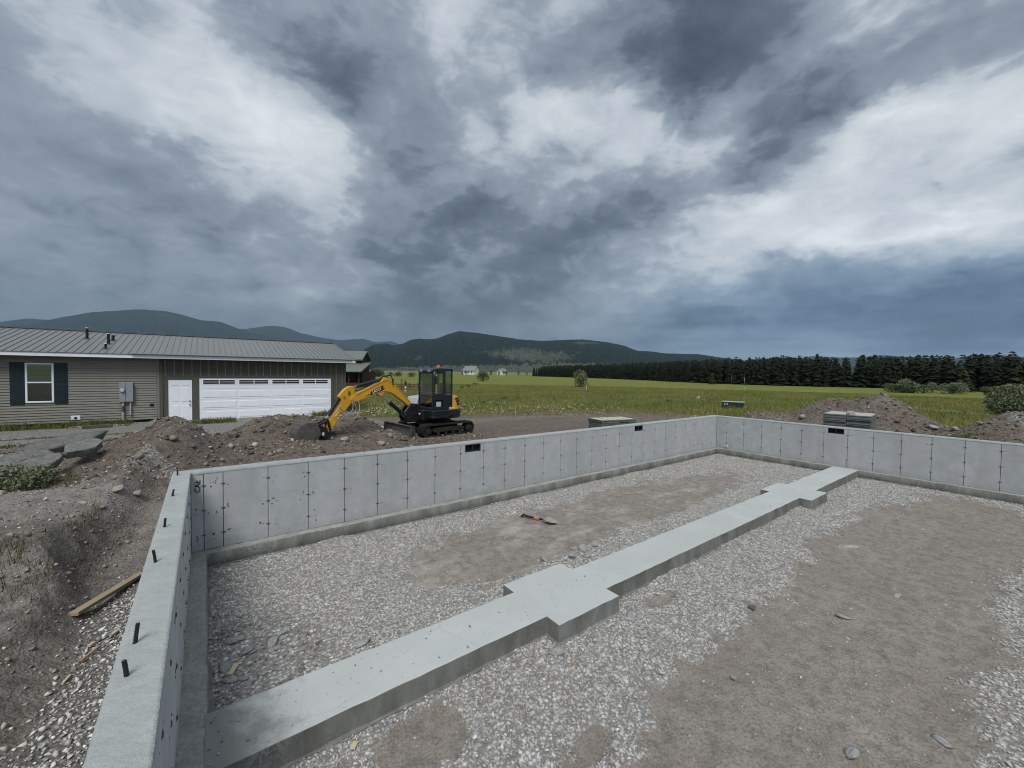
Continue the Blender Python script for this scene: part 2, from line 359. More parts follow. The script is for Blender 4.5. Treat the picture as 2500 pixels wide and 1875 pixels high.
def mk_trowel():
    t = material('floated_concrete', .75, .3)
    st = t.n('ShaderNodeMapping', {0: t.pos, 2: (0, 0, .5), 3: (1, 4, 1)}).outputs[0]
    a = t.noise(t.pos, 1.3, 5, .6); b = t.noise(st, 6, 6, .65); f = t.noise(t.pos, 150, 2)
    c = t.mix(t.ramp(a, [(.35, 0.0), (.65, 1.0)]), (.405, .435, .42), (.465, .48, .475))
    c = t.mix(t.ramp(b, [(.34, .28), (.55, 0.0)]), c, (.40, .425, .415))
    blot = t.noise(t.pos, .55, 6, .65)
    c = t.mix(t.ramp(blot, [(.40, .55), (.56, 0.0)]), c, (.40, .405, .385))
    crk = t.n('ShaderNodeTexVoronoi', {'Vector': t.pos, 'Scale': .9}, feature='DISTANCE_TO_EDGE').outputs[0]
    c = t.mix(t.m('MULTIPLY', t.ramp(crk, [(.0, .35), (.006, 0.0)]), t.ramp(blot, [(.45, 0.0), (.6, 1.0)])), c, (.25, .26, .26))
    # damp, dirty patch where the footing meets the near-left wall
    sx_ = t.n('ShaderNodeSeparateXYZ', {0: t.pos}).outputs[0]
    d = t.m('SUBTRACT', sx_, t.m('MULTIPLY', t.noise(t.pos, 2.2, 7, .7), 1.6))
    c = t.mix(t.ramp(t.m('ADD', t.m('MULTIPLY', d, .6), .55), [(.30, .8), (.52, 0.0)]), c, (.17, .175, .16))
    pv = t.voro(t.pos, 14.0); pit = t.ramp(pv, [(.035, 1.0), (.06, 0.0)])
    c = t.mix(t.m('MULTIPLY', pit, .7), c, (.12, .13, .13))
    c = t.mix(t.ramp(f, [(.6, 0.0), (.85, .3)]), c, (.70, .72, .72))
    return t.out(c, t.bump(t.m('SUBTRACT', t.m('ADD', b, t.m('MULTIPLY', f, .3)), pit), .35, .006))
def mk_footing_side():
    t = material('stained_shaded_formed_concrete', .85, .2)  # stains, and the shade on the footing sides put into a darker colour
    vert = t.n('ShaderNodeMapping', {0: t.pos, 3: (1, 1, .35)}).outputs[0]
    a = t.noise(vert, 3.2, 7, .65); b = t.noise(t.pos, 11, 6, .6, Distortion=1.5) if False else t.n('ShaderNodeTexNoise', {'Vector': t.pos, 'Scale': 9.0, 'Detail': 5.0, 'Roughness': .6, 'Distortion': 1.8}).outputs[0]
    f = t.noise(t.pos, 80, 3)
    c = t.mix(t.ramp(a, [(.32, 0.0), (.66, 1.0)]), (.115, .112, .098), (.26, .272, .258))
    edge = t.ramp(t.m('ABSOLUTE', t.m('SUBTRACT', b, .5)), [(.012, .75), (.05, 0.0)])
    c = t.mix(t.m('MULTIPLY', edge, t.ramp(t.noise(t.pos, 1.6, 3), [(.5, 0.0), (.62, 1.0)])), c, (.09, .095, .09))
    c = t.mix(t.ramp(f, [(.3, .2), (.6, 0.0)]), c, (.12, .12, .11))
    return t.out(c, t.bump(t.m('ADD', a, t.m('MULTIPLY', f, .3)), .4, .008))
def mk_dirt(name, c0, c1, c2, gcol=None):
    """bare subsoil: clumps, pebbles and paler dry crust; vertex colour Mask r=grass g=gravel b=pale crust"""
    t = material(name, .95, .12)
    m = t.n('ShaderNodeSeparateColor', {0: attr(t, 'Mask')})
    a = t.noise(t.pos, .8, 6, .62); b = t.noise(t.pos, 6, 7, .66); f = t.noise(t.pos, 48, 5, .65)
    pv = t.voro(t.pos, 26.0); pc = t.n('ShaderNodeTexVoronoi', {'Vector': t.pos, 'Scale': 26.0}).outputs[1]
    c = t.mix(t.ramp(a, [(.3, 0.0), (.7, 1.0)]), c0, c1)
    c = t.mix(t.ramp(b, [(.32, .95), (.56, 0.0)]), c, c2)
    c = t.mix(t.ramp(f, [(.34, .55), (.55, 0.0)]), c, tuple(x * .5 for x in c2))
    c = t.mix(t.m('MULTIPLY', m.outputs[2], t.ramp(b, [(.3, .25), (.6, .9)])), c, (.43, .405, .375))
    # fine gravel tint
    pr = t.n('ShaderNodeSeparateColor', {0: pc}).outputs[0]
    gc = t.ramp(pr, [(0, (.22, .22, .21)), (.45, (.40, .395, .375)), (.8, (.56, .55, .52)), (1, (.72, .71, .68))])
    gc = t.mix(t.ramp(pv, [(.30, 0.0), (.55, .75)]), gc, (.16, .155, .145))
    gm = t.m('ADD', m.outputs[1], t.m('ADD', t.m('MULTIPLY', t.m('SUBTRACT', f, .5), .55), t.m('MULTIPLY', t.m('SUBTRACT', b, .5), .5)))
    c = t.mix(t.m('MULTIPLY', t.ramp(gm, [(.38, 0.0), (.60, 1.0)]), .9), c, gc)
    return t, m, c, a, b, f, pv
def mk_ground():
    t, m, c, a, b, f, pv = mk_dirt('site_ground', (.225, .188, .154), (.290, .252, .215), (.120, .096, .078))
    # meadow
    st = t.n('ShaderNodeMapping', {0: t.pos, 2: (0, 0, .45), 3: (.25, 1, 1)}).outputs[0]
    g1 = t.noise(st, .045, 6, .6); g2 = t.noise(t.pos, .6, 7, .7); g3 = t.noise(t.pos, 7, 5, .7)
    gr = t.ramp(g1, [(.32, (.105, .130, .026)), (.44, (.170, .175, .036)), (.52, (.140, .165, .040)), (.60, (.225, .210, .050)), (.72, (.125, .150, .034))])
    gr = t.mix(t.ramp(g2, [(.34, .55), (.58, 0.0)]), gr, (.075, .090, .022))
    gr = t.mix(t.ramp(g3, [(.55, 0.0), (.8, .5)]), gr, (.24, .23, .10))
    dry = t.mix(t.ramp(g2, [(.4, 0.0), (.62, 1.0)]), (.215, .175, .110), (.140, .128, .062))
    fade = t.m('ADD', m.outputs[0], t.m('MULTIPLY', t.m('SUBTRACT', g2, .5), .8))
    c = t.mix(t.ramp(fade, [(.30, 0.0), (.46, 1.0)]), c, dry)
    c = t.mix(t.ramp(fade, [(.55, 0.0), (.80, 1.0)]), c, gr)
    # sage flats far out
    dist = t.n('ShaderNodeVectorMath', {0: t.pos}, operation='LENGTH').outputs[1]
    far = t.n('ShaderNodeMapRange', {0: dist, 1: 300.0, 2: 750.0}).outputs[0]
    sage = t.mix(t.ramp(t.noise(st, .006, 5, .6), [(.4, 0.0), (.6, 1.0)]), (.12, .155, .085), (.19, .20, .135))
    c = t.mix(far, c, sage)
    h = t.m('ADD', t.m('ADD', b, t.m('MULTIPLY', f, .5)), t.m('MULTIPLY', pv, .35))
    near = t.n('ShaderNodeMapRange', {0: dist, 1: 30.0, 2: 90.0, 3: 1.0, 4: 0.0}).outputs[0]
    bm = t.n('ShaderNodeBump', {'Height': h, 'Strength': t.m('MULTIPLY', near, 1.0), 'Distance': .09})
    return t.out(c, bm.outputs[0])
def mk_floor():
    t, m, c, a, b, f, pv = mk_dirt('pad_fill', (.245, .220, .190), (.315, .288, .255), (.175, .155, .135))
    h = t.m('ADD', t.m('ADD', t.m('MULTIPLY', b, .5), t.m('MULTIPLY', f, .5)), t.m('MULTIPLY', pv, .5))
    return t.out(c, t.bump(h, .7, .03))
def mk_attrcol(name, rough=.85, spec=.25, mottle=.25, scale=30.0):
    t = material(name, rough, spec)
    c = attr(t, 'Col'); n = t.noise(t.pos, scale, 4)
    c = t.mix(t.ramp(n, [(.35, mottle), (.65, 0.0)]), c, (.03, .03, .03))
    return t.out(c)
def mk_rock(name, c0, c1, c2, scale=5.0):
    t = material(name, .9, .2)
    a = t.noise(t.obj, scale, 7, .65); b = t.noise(t.obj, scale * 6, 5, .65)
    c = t.mix(t.ramp(a, [(.35, 0.0), (.65, 1.0)]), c0, c1)
    c = t.mix(t.ramp(b, [(.35, .7), (.55, 0.0)]), c, c2)
    c = t.mix(t.m('MULTIPLY', t.rand, .3), c, c2)
    return t.out(c, t.bump(t.m('ADD', a, t.m('MULTIPLY', b, .5)), .8, .03))
def mk_wood(name, c0, c1):
    t = material(name, .75, .25)
    mp = t.n('ShaderNodeMapping', {0: t.obj, 3: (2, 28, 28)}).outputs[0]
    a = t.noise(mp, 2.0, 5, .6)
    c = t.mix(t.ramp(a, [(.3, 0.0), (.7, 1.0)]), c0, c1)
    return t.out(c, t.bump(a, .2, .003))
def mk_glass(name, tint, alpha=.35, rough=.03):
    """thin pane: part clear, part reflecting"""
    m = bpy.data.materials.new(name); m.use_nodes = True
    t = NT(m.node_tree); t.N.clear()
    tr = t.n('ShaderNodeBsdfTransparent', {0: (*tint, 1)})
    gl = t.n('ShaderNodeBsdfGlossy', {0: (1, 1, 1, 1), 'Roughness': rough})
    fr = t.n('ShaderNodeFresnel', {'IOR': 1.45})
    f2 = t.m('ADD', t.m('MULTIPLY', fr.outputs[0], .8), alpha * .25, clamp=True)
    mx = t.n('ShaderNodeMixShader', {0: f2, 1: tr.outputs[0], 2: gl.outputs[0]})
    t.n('ShaderNodeOutputMaterial', {0: mx.outputs[0]})
    return m
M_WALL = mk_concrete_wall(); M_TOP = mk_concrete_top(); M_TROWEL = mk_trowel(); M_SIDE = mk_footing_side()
M_GROUND = mk_ground(); M_FLOOR = mk_floor()
M_STONE = mk_attrcol('loose_stone', .85, .25, .12, 60.0)
M_JOINT = plain('stained_joint_concrete', (.085, .092, .092), .9, .1, 0, .3, 6)
M_STEEL_DK = plain('dark_rebar_steel', (.018, .018, .02), .6, .4, .0, .4, 40)
M_VENT = plain('charcoal_vent_plastic', (.030, .031, .042), .55, .4)
M_VENT_IN = plain('vent_mesh', (.012, .012, .016), .8, .2)
M_TIE = plain('rusted_tie_stub', (.10, .105, .105), .8, .2, 0, .5, 60)

# ------------------------------------------------------------------ foundation dimensions
HF = 0.2444; ZT = 1.4742; TH = 0.208; FW = 0.192; LX = 16.076; NEAR = -8.11
J0 = 0.4027; PW = 0.6096; RR0 = 0.3878
YS0, YS1 = -3.7397, -4.371
ZS = HF + .003

# ------------------------------------------------------------------ terrain heights outside
def H(x, y):
    x = np.asarray(x, float); y = np.asarray(y, float)
    r = np.hypot(x - 5, y)
    near = sst(90, 30, r)
    base = .42 + .10 * sst(18, 4, y) * near
    base = base + .10 * fbm(x * .05, y * .05, 3) * sst(20, 45, r) * sst(900, 200, r)
    base = base - .08 * gauss(x, y, 2.5, 16.5, 9, 2.2)
    n1 = fbm(x * .9, y * .9, 5, .55); n2 = fbm(x * 3.1 + 4, y * 3.1, 4, .6); n3 = fbm(x * 8, y * 8, 3, .6)
    rough = np.zeros_like(base) + .012 * near
    h = base
    # tall spoil pile in front of the side door
    p = 1.12 * gauss(x, y, -.42, 5.3, .78, 1.9) + .30 * gauss(x, y, 1.0, 6.2, 1.1, 1.3) + .50 * gauss(x, y, -1.55, 5.6, .85, 1.4) + .22 * gauss(x, y, -2.6, 5.4, 1.2, 1.4)
    # berm the bucket works in
    q = .82 * gauss(x, y, 1.9, 7.3, 1.35, 1.25) + .62 * gauss(x, y, 3.6, 7.9, 1.35, 1.2) + .50 * gauss(x, y, 4.9, 8.1, .9, 1.0) + .34 * gauss(x, y, 2.4, 4.6, 2.2, 1.1) + .30 * gauss(x, y, 4.6, 5.2, 1.2, .9) - .25 * gauss(x, y, 2.7, 6.2, .7, .6)
    # mound behind the far-right wall
    s = 1.66 * gauss(x, y, 22.4, -3.75, 1.7, 1.15) + 1.42 * gauss(x, y, 22.4, -1.8, 1.7, 1.2) + .80 * gauss(x, y, 21.6, .5, 1.6, 1.3) + .55 * gauss(x, y, 21.4, -5.2, 1.6, .9)
    s = s + 1.46 * gauss(x, y, 21.0, -7.3, 2.0, 1.15) + .3 * gauss(x, y, 20.2, -6.2, 1.4, .7)
    # left bank beside the footing trench
    edge = -1.02 + .28 * fbm(x * .0 + 3, y * .8, 3) + .45 * sst(-1.5, -5, y) * -1 + .35 * sst(-.4, 1.2, y)
    bank = .50 * sst(edge + .16, edge - .30, x) * sst(4.6, 2.6, y) * sst(-2.9, -.5, y)
    bank = bank + .17 * gauss(x, y, -2.0, 1.0, 1.3, .6, -.35)
    bank = bank + .20 * sst(-.6, -2.2, x) * sst(0, -2, y) + .14 * sst(-1.0, -3.0, x) * sst(-1.0, -6.0, y)
    trench = -.20 * sst(-1.5, -.7, x) * sst(1.6, -.6, y) * (x < .6)
    # clods thrown on the bank
    lump = (.15 * np.maximum(fbm(x * 1.8 + 9, y * 1.8, 4, .6) + .05, 0)) * sst(-.95, -1.3, x) * sst(.7, -.2, y) * sst(-3.8, -2.2, y)
    rise = .45 * gauss(x, y, -.4, 1.9, .8, 1.0)
    q = q + .30 * gauss(x, y, 5.35, 6.1, .42, .85) + .16 * gauss(x, y, 2.75, 5.55, .9, .45)
    q = q + .095 * gauss(x, y, 7.4, 6.8, 2.4, 1.9)
    work = np.clip(p + q + s, 0, 1)
    h = h + p + q + s + bank + trench + lump + rise
    siteband = sst(-9, -5, x) * sst(30, 22, x) * sst(13.5, 9.5, y) * sst(-10, -8.5, y)
    h = h + siteband * (.020 * n1 + .022 * n2) + work * (.10 * n1 + .095 * n2 + .050 * n3)
    h = h + sst(.02, .3, bank + lump) * (.05 * n1 + .062 * n2 + .042 * n3)
    # wheel ruts on the drive
    rut = np.exp(-((y - 13.2 - .15 * x * 0) / .22) ** 2) + np.exp(-((y - 14.9) / .22) ** 2)
    h = h - .05 * rut * sst(4, -1, x) * near
    # pit inside the foundation
    inside = (x > -.1) & (x < LX + .1) & (y < .1) & (y > NEAR - .1)
    h = np.where(inside, -.35, h)
    return h

def gmasks(x, y):
    n = fbm(x * .35, y * .35, 4, .55); n2 = fbm(x * 1.3, y * 1.3, 4, .6)
    # boundary between worked soil and meadow, swept by bearing round the site
    ang = np.degrees(np.arctan2(x - CAM.x, y - CAM.y)); dist = np.hypot(x - CAM.x, y - CAM.y)
    lim = np.interp(ang, [-180, -90, -20, -8, 5, 12, 16, 20, 28, 40, 48, 58, 63, 68, 74, 80, 86, 95, 140, 180], [60, 60, 60, 60, 60, 40, 24.5, 22.5, 21.5, 21.5, 23.5, 25.5, 25.5, 28, 29, 27.5, 26.5, 30, 60, 60])
    wid = np.interp(ang, [12, 20, 30, 45, 58, 66, 72, 90], [2, 3, 8, 10, 7, 1.5, 1.5, 2.5])
    g = sst(-.2, 1.0, (dist - lim + n * 1.3) / wid)
    g = np.where((y > 17.5) & (x < 8) & (x > -15), g * 0, g)
    # weeds along the house and between the ruts
    st = np.exp(-((y - 17.9) / .5) ** 2) * sst(-2.4, -4.5, x) + np.exp(-((y - 12.0) / .35) ** 2) * sst(-1.6, -3.5, x) + np.exp(-((y - 14.05) / .18) ** 2) * sst(.5, -2, x) * .6
    st = st + gauss(x, y, .5, 17.2, .9, .55) + gauss(x, y, 5.9, 17.7, .8, .35)
    g = np.clip(np.maximum(g, st * 1.05 * (x < 8)), 0, 1)
    g = np.maximum(g, .9 * gauss(x, y, 19.0, -5.6, 1.2, .9))
    # dirt track crossing the meadow on the right
    trk = np.exp(-((x - 46.5 - .18 * y) / 1.6) ** 2) * sst(9, 3, y)
    g = g * (1 - .95 * trk)
    # gravel: the drive, the trench side of the wall, grey sheet on the pile
    gv = .75 * sst(10.2, 12, y) * sst(9.5, 6, x) * (x > -25) * (y < 18.6)
    gv = np.maximum(gv, sst(-.95 - .2 * n2, -.55, x - .25 * sst(-1, -6, y) * -1) * sst(-.4, -1.6, y) * (x < 0))
    gv = np.maximum(gv, sst(.30, .5, gauss(x, y, -.80, 3.0, .52, 1.15, .2) + .16 * n2))
    gv = np.maximum(gv, .8 * sst(.4, .7, gauss(x, y, 21.2, -8.0, 2.0, 1.6) + .2 * n2))
    crust = .95 * sst(.3, .7, gauss(x, y, -2.2, 1.15, 1.8, .75, -.3) + .18 * n2) + .75 * sst(-.95, -1.4, x) * sst(-6.5, -5, y) * sst(3, 1.5, y) * sst(-.3, .4, n2) + .6 * sst(-2.2, -.6, x) * sst(-.15, -.4, x) * sst(2, .5, y) * sst(-6, -4, y) + .35 * sst(9, 10.5, y) * sst(12, 10, y)
    crust = crust + .35 * sst(-.1, .5, n2) * sst(16, 17, x)
    return np.clip(g, 0, 1), np.clip(gv * (1 - g), 0, 1), np.clip(crust, 0, 1)

def lines(*segs):
    out = [np.array([segs[0][0]])]
    for a, b, d in segs:
        k = max(1, int(round((b - a) / d))); out.append(np.linspace(a, b, k + 1)[1:])
    return np.concatenate(out)
def geo(a, b, n):  # growing spacing from a out to b
    return a + np.sign(b - a) * (np.geomspace(1.0, 1 + abs(b - a), n) - 1)
def grid(xs, ys):
    XX, YY = np.meshgrid(xs, ys, indexing='ij'); nx, ny = len(xs), len(ys)
    i = np.arange(nx - 1)[:, None] * ny + np.arange(ny - 1)[None, :]
    F = np.stack([i, i + ny, i + ny + 1, i + 1], -1).reshape(-1, 4)
    return XX.ravel(), YY.ravel(), F
gx = np.unique(np.concatenate([geo(-15, -11000, 70), lines((-15, -4.5, .16), (-4.5, -.2, .035), (-.2, 9, .065), (9, 30, .11)), geo(30, 11000, 80)]))
gy = np.unique(np.concatenate([geo(-10, -6000, 50), lines((-10, -5.6, .07), (-5.6, 3.2, .035), (3.2, 9.6, .055), (9.6, 19, .12)), geo(19, 11000, 90)]))
gx = np.unique(np.concatenate([gx, [-TH + .02, -.05, LX + .05, LX + TH - .02]])); gy = np.unique(np.concatenate([gy, [.05, TH - .02]]))
x_, y_, f_ = grid(gx, gy)
z_ = H(x_, y_)
mg, mv, mc = gmasks(x_, y_)
me = np_mesh('ground', np.stack([x_, y_, z_], -1), f_, {'Mask': np.stack([mg, mv, mc], -1)})
ground = tag(link('ground', me, None, M_GROUND, smooth=True), kind='structure')

# ------------------------------------------------------------------ fill inside the foundation
def pad_masks(x, y):
    n = fbm(x * .7 + 3, y * .7, 4, .55); n2 = fbm(x * 2.3, y * 2.3, 3, .55)
    d1 = gauss(x, y, 8.2, -1.95, 5.9, 1.12, -.02) + .55 * gauss(x, y, 4.0, -2.4, 1.6, .8)
    d2 = gauss(x, y, 8.0, -6.45, 4.4, 1.25, .10) + .9 * gauss(x, y, 4.0, -6.5, 1.4, .95) + 1.0 * gauss(x, y, 13.0, -6.9, 2.5, 1.2)
    d3 = .9 * gauss(x, y, 1.6, -4.75, .55, .42) + .8 * gauss(x, y, 5.0, -4.72, .45, .18) + .7 * gauss(x, y, 2.6, -5.6, .55, .25)
    dirt = sst(.38, .62, np.maximum(np.maximum(d1, d2), d3) + .30 * n + .22 * n2 + .20 * fbm(x * 5, y * 5, 4, .65))
    return 1 - dirt, n, n2
def HP(x, y):
    g, n, n2 = pad_masks(x, y)
    edge = np.minimum.reduce([x - FW, LX - FW - x, -FW - y, np.abs(y - (YS0 + YS1) / 2) - .32])
    n4 = fbm(x * 5.5, y * 5.5, 4, .6)
    trk = (np.exp(-((y + 6.1 + .10 * (x - 7)) / .16) ** 2) + np.exp(-((y + 7.3 + .10 * (x - 7)) / .16) ** 2)) * (1 - g)
    return .010 + .022 * g + .018 * n + .014 * n2 + .012 * n4 * (1.2 - g) - .018 * trk * (.7 + .3 * np.sin(x * 38)) + .03 * sst(.35, .0, edge) * sst(-.2, .5, n) + .006 * fbm(x * 9, y * 9, 3)
px_ = lines((0.0, 6, .035), (6, LX, .06)); py_ = lines((-8.2, -5, .04), (-5, 0, .04))
x_, y_, f_ = grid(px_, py_)
gm, _, _ = pad_masks(x_, y_)
pale = .75 * sst(-.05, .45, fbm(x_ * .9 + 40, y_ * 2.2, 4, .6)) * (y_ > -3.7) + 1.6 * sst(.55, .8, gauss(x_, y_, 9.35, -5.68, .30, .10, -.5) + .35 * fbm(x_ * 5, y_ * 5, 3))
me = np_mesh('pad_fill', np.stack([x_, y_, HP(x_, y_)], -1), f_, {'Mask': np.stack([gm * 0, gm, np.clip(pale * (1 - gm), 0, 1)], -1)})
tag(link('floor', me, None, M_FLOOR, smooth=True), kind='structure')

# ------------------------------------------------------------------ loose stones (uncountable)
OCT_V = np.array([(1, 0, 0), (-1, 0, 0), (0, 1, 0), (0, -1, 0), (0, 0, 1), (0, 0, -1)], float)
OCT_F = np.array([(0, 2, 4), (2, 1, 4), (1, 3, 4), (3, 0, 4), (2, 0, 5), (1, 2, 5), (3, 1, 5), (0, 3, 5)])
def stones(name, P, size, col, flat=.62):
    n = len(P)
    V = np.repeat(OCT_V[None], n, 0) * RNG.uniform(.6, 1.25, (n, 6, 1)) + RNG.normal(0, .20, (n, 6, 3))
    V *= np.stack([RNG.uniform(.75, 1.35, n), RNG.uniform(.65, 1.05, n), RNG.uniform(flat * .75, flat * 1.25, n)], -1)[:, None]
    q = RNG.normal(0, 1, (n, 4)) * np.array([1, .22, .22, 1]); q /= np.linalg.norm(q, axis=1)[:, None]
    w_, a, b, c = q.T
    Rm = np.stack([1 - 2 * (b * b + c * c), 2 * (a * b - c * w_), 2 * (a * c + b * w_), 2 * (a * b + c * w_), 1 - 2 * (a * a + c * c), 2 * (b * c - a * w_), 2 * (a * c - b * w_), 2 * (b * c + a * w_), 1 - 2 * (a * a + b * b)], -1).reshape(n, 3, 3)
    V = np.einsum('nij,nkj->nki', Rm, V) * size[:, None, None] + P[:, None]
    F = (OCT_F[None] + (np.arange(n) * 6)[:, None, None]).reshape(-1, 3)
    me = np_mesh(name, V.reshape(-1, 3), F, {'Col': np.repeat(col, 6, 0)})
    return tag(link(name, me, None, M_STONE), kind='stuff')
def stone_cols(n, warm=.0):
    g = np.clip(RNG.choice([.27, .38, .48, .57, .66, .80], n, p=[.10, .20, .27, .23, .14, .06]) * RNG.uniform(.8, 1.25, n),   .03, .80)
    tone = RNG.normal(0, .035, (n, 1)) * np.array([[1, .2, -1]])
    return np.clip(g[:, None] * (np.array([1.02 + warm, 1.0, .955 - warm]) + tone), .02, .8)
n = 300000
P = np.stack([RNG.uniform(FW, LX - FW, n), RNG.uniform(-8.1, -FW, n)], -1)
g, _, n2 = pad_masks(P[:, 0], P[:, 1])
cd = np.hypot(P[:, 0] - CAM.x, P[:, 1] - CAM.y)
mud = sst(.3, .6, gauss(P[:, 0], P[:, 1], .55, -2.9, .5, .65) + .25 * n2)
keep = RNG.random(n) < np.clip((g ** 1.3 * .95 + .028) * np.interp(cd, [3, 8, 16], [.95, .62, .42]) * (1 - .75 * mud), 0, 1)
keep &= ~((P[:, 1] < YS0 + .01) & (P[:, 1] > YS1 - .01))
for a0, a1 in ((3.323, 4.365), (11.143, 12.212)): keep &= ~((P[:, 0] > a0 - .01) & (P[:, 0] < a1 + .01) & (P[:, 1] < -3.50) & (P[:, 1] > -4.59))
P = P[keep]; n = len(P); cd = cd[keep]
size = np.clip(RNG.lognormal(-4.62, .38, n), .004, .034) * np.interp(cd, [3, 15], [.95, 1.25])
gq, _, _ = pad_masks(P[:, 0], P[:, 1])
z = HP(P[:, 0], P[:, 1]) + size * (.05 + .3 * gq)
dusty = (np.clip(1.05 - gq, 0, 1) * RNG.uniform(.2, 1, n))[:, None] * .8 + .12      # dust and fines cling to the thin edges
wet = (sst(.25, .7, gauss(P[:, 0], P[:, 1], .6, -2.9, .75, 1.0) + .2 * fbm(P[:, 0] * 1.5, P[:, 1] * 1.5, 3)) * .5)[:, None]     # damp cement-stained corner
stones('gravel', np.column_stack([P, z]), size, (stone_cols(n) * (1 - dusty) + np.array([.30, .275, .245]) * dusty) * (1 - wet))
# trench gravel and pebbles on the spoil
n = 60000
P = np.stack([RNG.uniform(-4.5, -TH, n), RNG.uniform(-6, 8, n)], -1)
_, gv, _ = gmasks(P[:, 0], P[:, 1])
keep = RNG.random(n) < np.clip(gv * (P[:, 1] < 1) * .95 + gv * (P[:, 1] >= 1) * .06 + .03, 0, 1)
P = P[keep]; n = len(P)
size = np.clip(RNG.lognormal(-4.35, .38, n), .006, .045)
stones('trench_gravel', np.column_stack([P, H(P[:, 0], P[:, 1]) + size * .3]), size, stone_cols(n, .02))
n = 26000
P = np.concatenate([np.stack([RNG.uniform(-5, 9, n), RNG.uniform(1.0, 12, n)], -1), np.stack([RNG.uniform(16.4, 25, n), RNG.uniform(-9.5, 5, n)], -1), np.stack([RNG.uniform(-4, -.7, n // 7), RNG.uniform(-5, 1.6, n // 7)], -1)])
keep = RNG.random(len(P)) < .5
P = P[keep]; n = len(P)
size = np.clip(RNG.lognormal(-3.7, .55, n), .01, .11) * np.where((P[:, 0] < 0) & (P[:, 1] < 1.6), .55, 1.0)
col = np.array([.215, .182, .152]) * RNG.uniform(.35, 1.35, (n, 1)) + RNG.normal(0, .008, (n, 3))
lb = (P[:, 0] < 0) & (P[:, 1] < 1.6); col[lb] = np.array([.27, .24, .21]) * RNG.uniform(.7, 1.3, (lb.sum(), 1))
pal = RNG.random(n) < .06; col[pal] = np.array([.42, .40, .37]) * RNG.uniform(.7, 1.2, (pal.sum(), 1))
stones('spoil_clods', np.column_stack([P, H(P[:, 0], P[:, 1]) + size * .2]), size, np.clip(col, .02, .7), .75)

# grit, crumbs and mortar specks left on the strip footing
n = 420
P = np.stack([RNG.uniform(FW, LX - FW, n) ** 1.0, RNG.uniform(YS1 + .02, YS0 - .02, n)], -1)
P[:, 0] = FW + (LX - 2 * FW) * RNG.random(n) ** 1.6
size = np.clip(RNG.lognormal(-5.2, .5, n), .003, .016)
stones('footing_grit', np.column_stack([P, np.full(n, ZS) + size * .3]), size, stone_cols(n) * RNG.choice([.35, .7, 1.0], n)[:, None])

# ------------------------------------------------------------------ foundation walls
def slab_cells(xb, zb, holes, y0, y1):
    """wall slab with rectangular holes: grid cells, outer faces only"""
    g = G(); nx, nz = len(xb) - 1, len(zb) - 1
    solid = lambda i, j: 0 <= i < nx and 0 <= j < nz and (i, j) not in holes
    for i in range(nx):
        for j in range(nz):
            if not solid(i, j): continue
            a, b, c, d = xb[i], xb[i + 1], zb[j], zb[j + 1]
            q = [((a, y0, c), (b, y0, c), (b, y0, d), (a, y0, d)), ((b, y1, c), (a, y1, c), (a, y1, d), (b, y1, d))]
            if not solid(i - 1, j): q.append(((a, y1, c), (a, y0, c), (a, y0, d), (a, y1, d)))
            if not solid(i + 1, j): q.append(((b, y0, c), (b, y1, c), (b, y1, d), (b, y0, d)))
            if not solid(i, j - 1): q.append(((a, y1, c), (b, y1, c), (b, y0, c), (a, y0, c)))
            if not solid(i, j + 1): q.append(((a, y0, d), (b, y0, d), (b, y1, d), (a, y1, d)))
            for f in q: g.add(f, [(0, 1, 2, 3)])
    return g
_pan_cache = {}
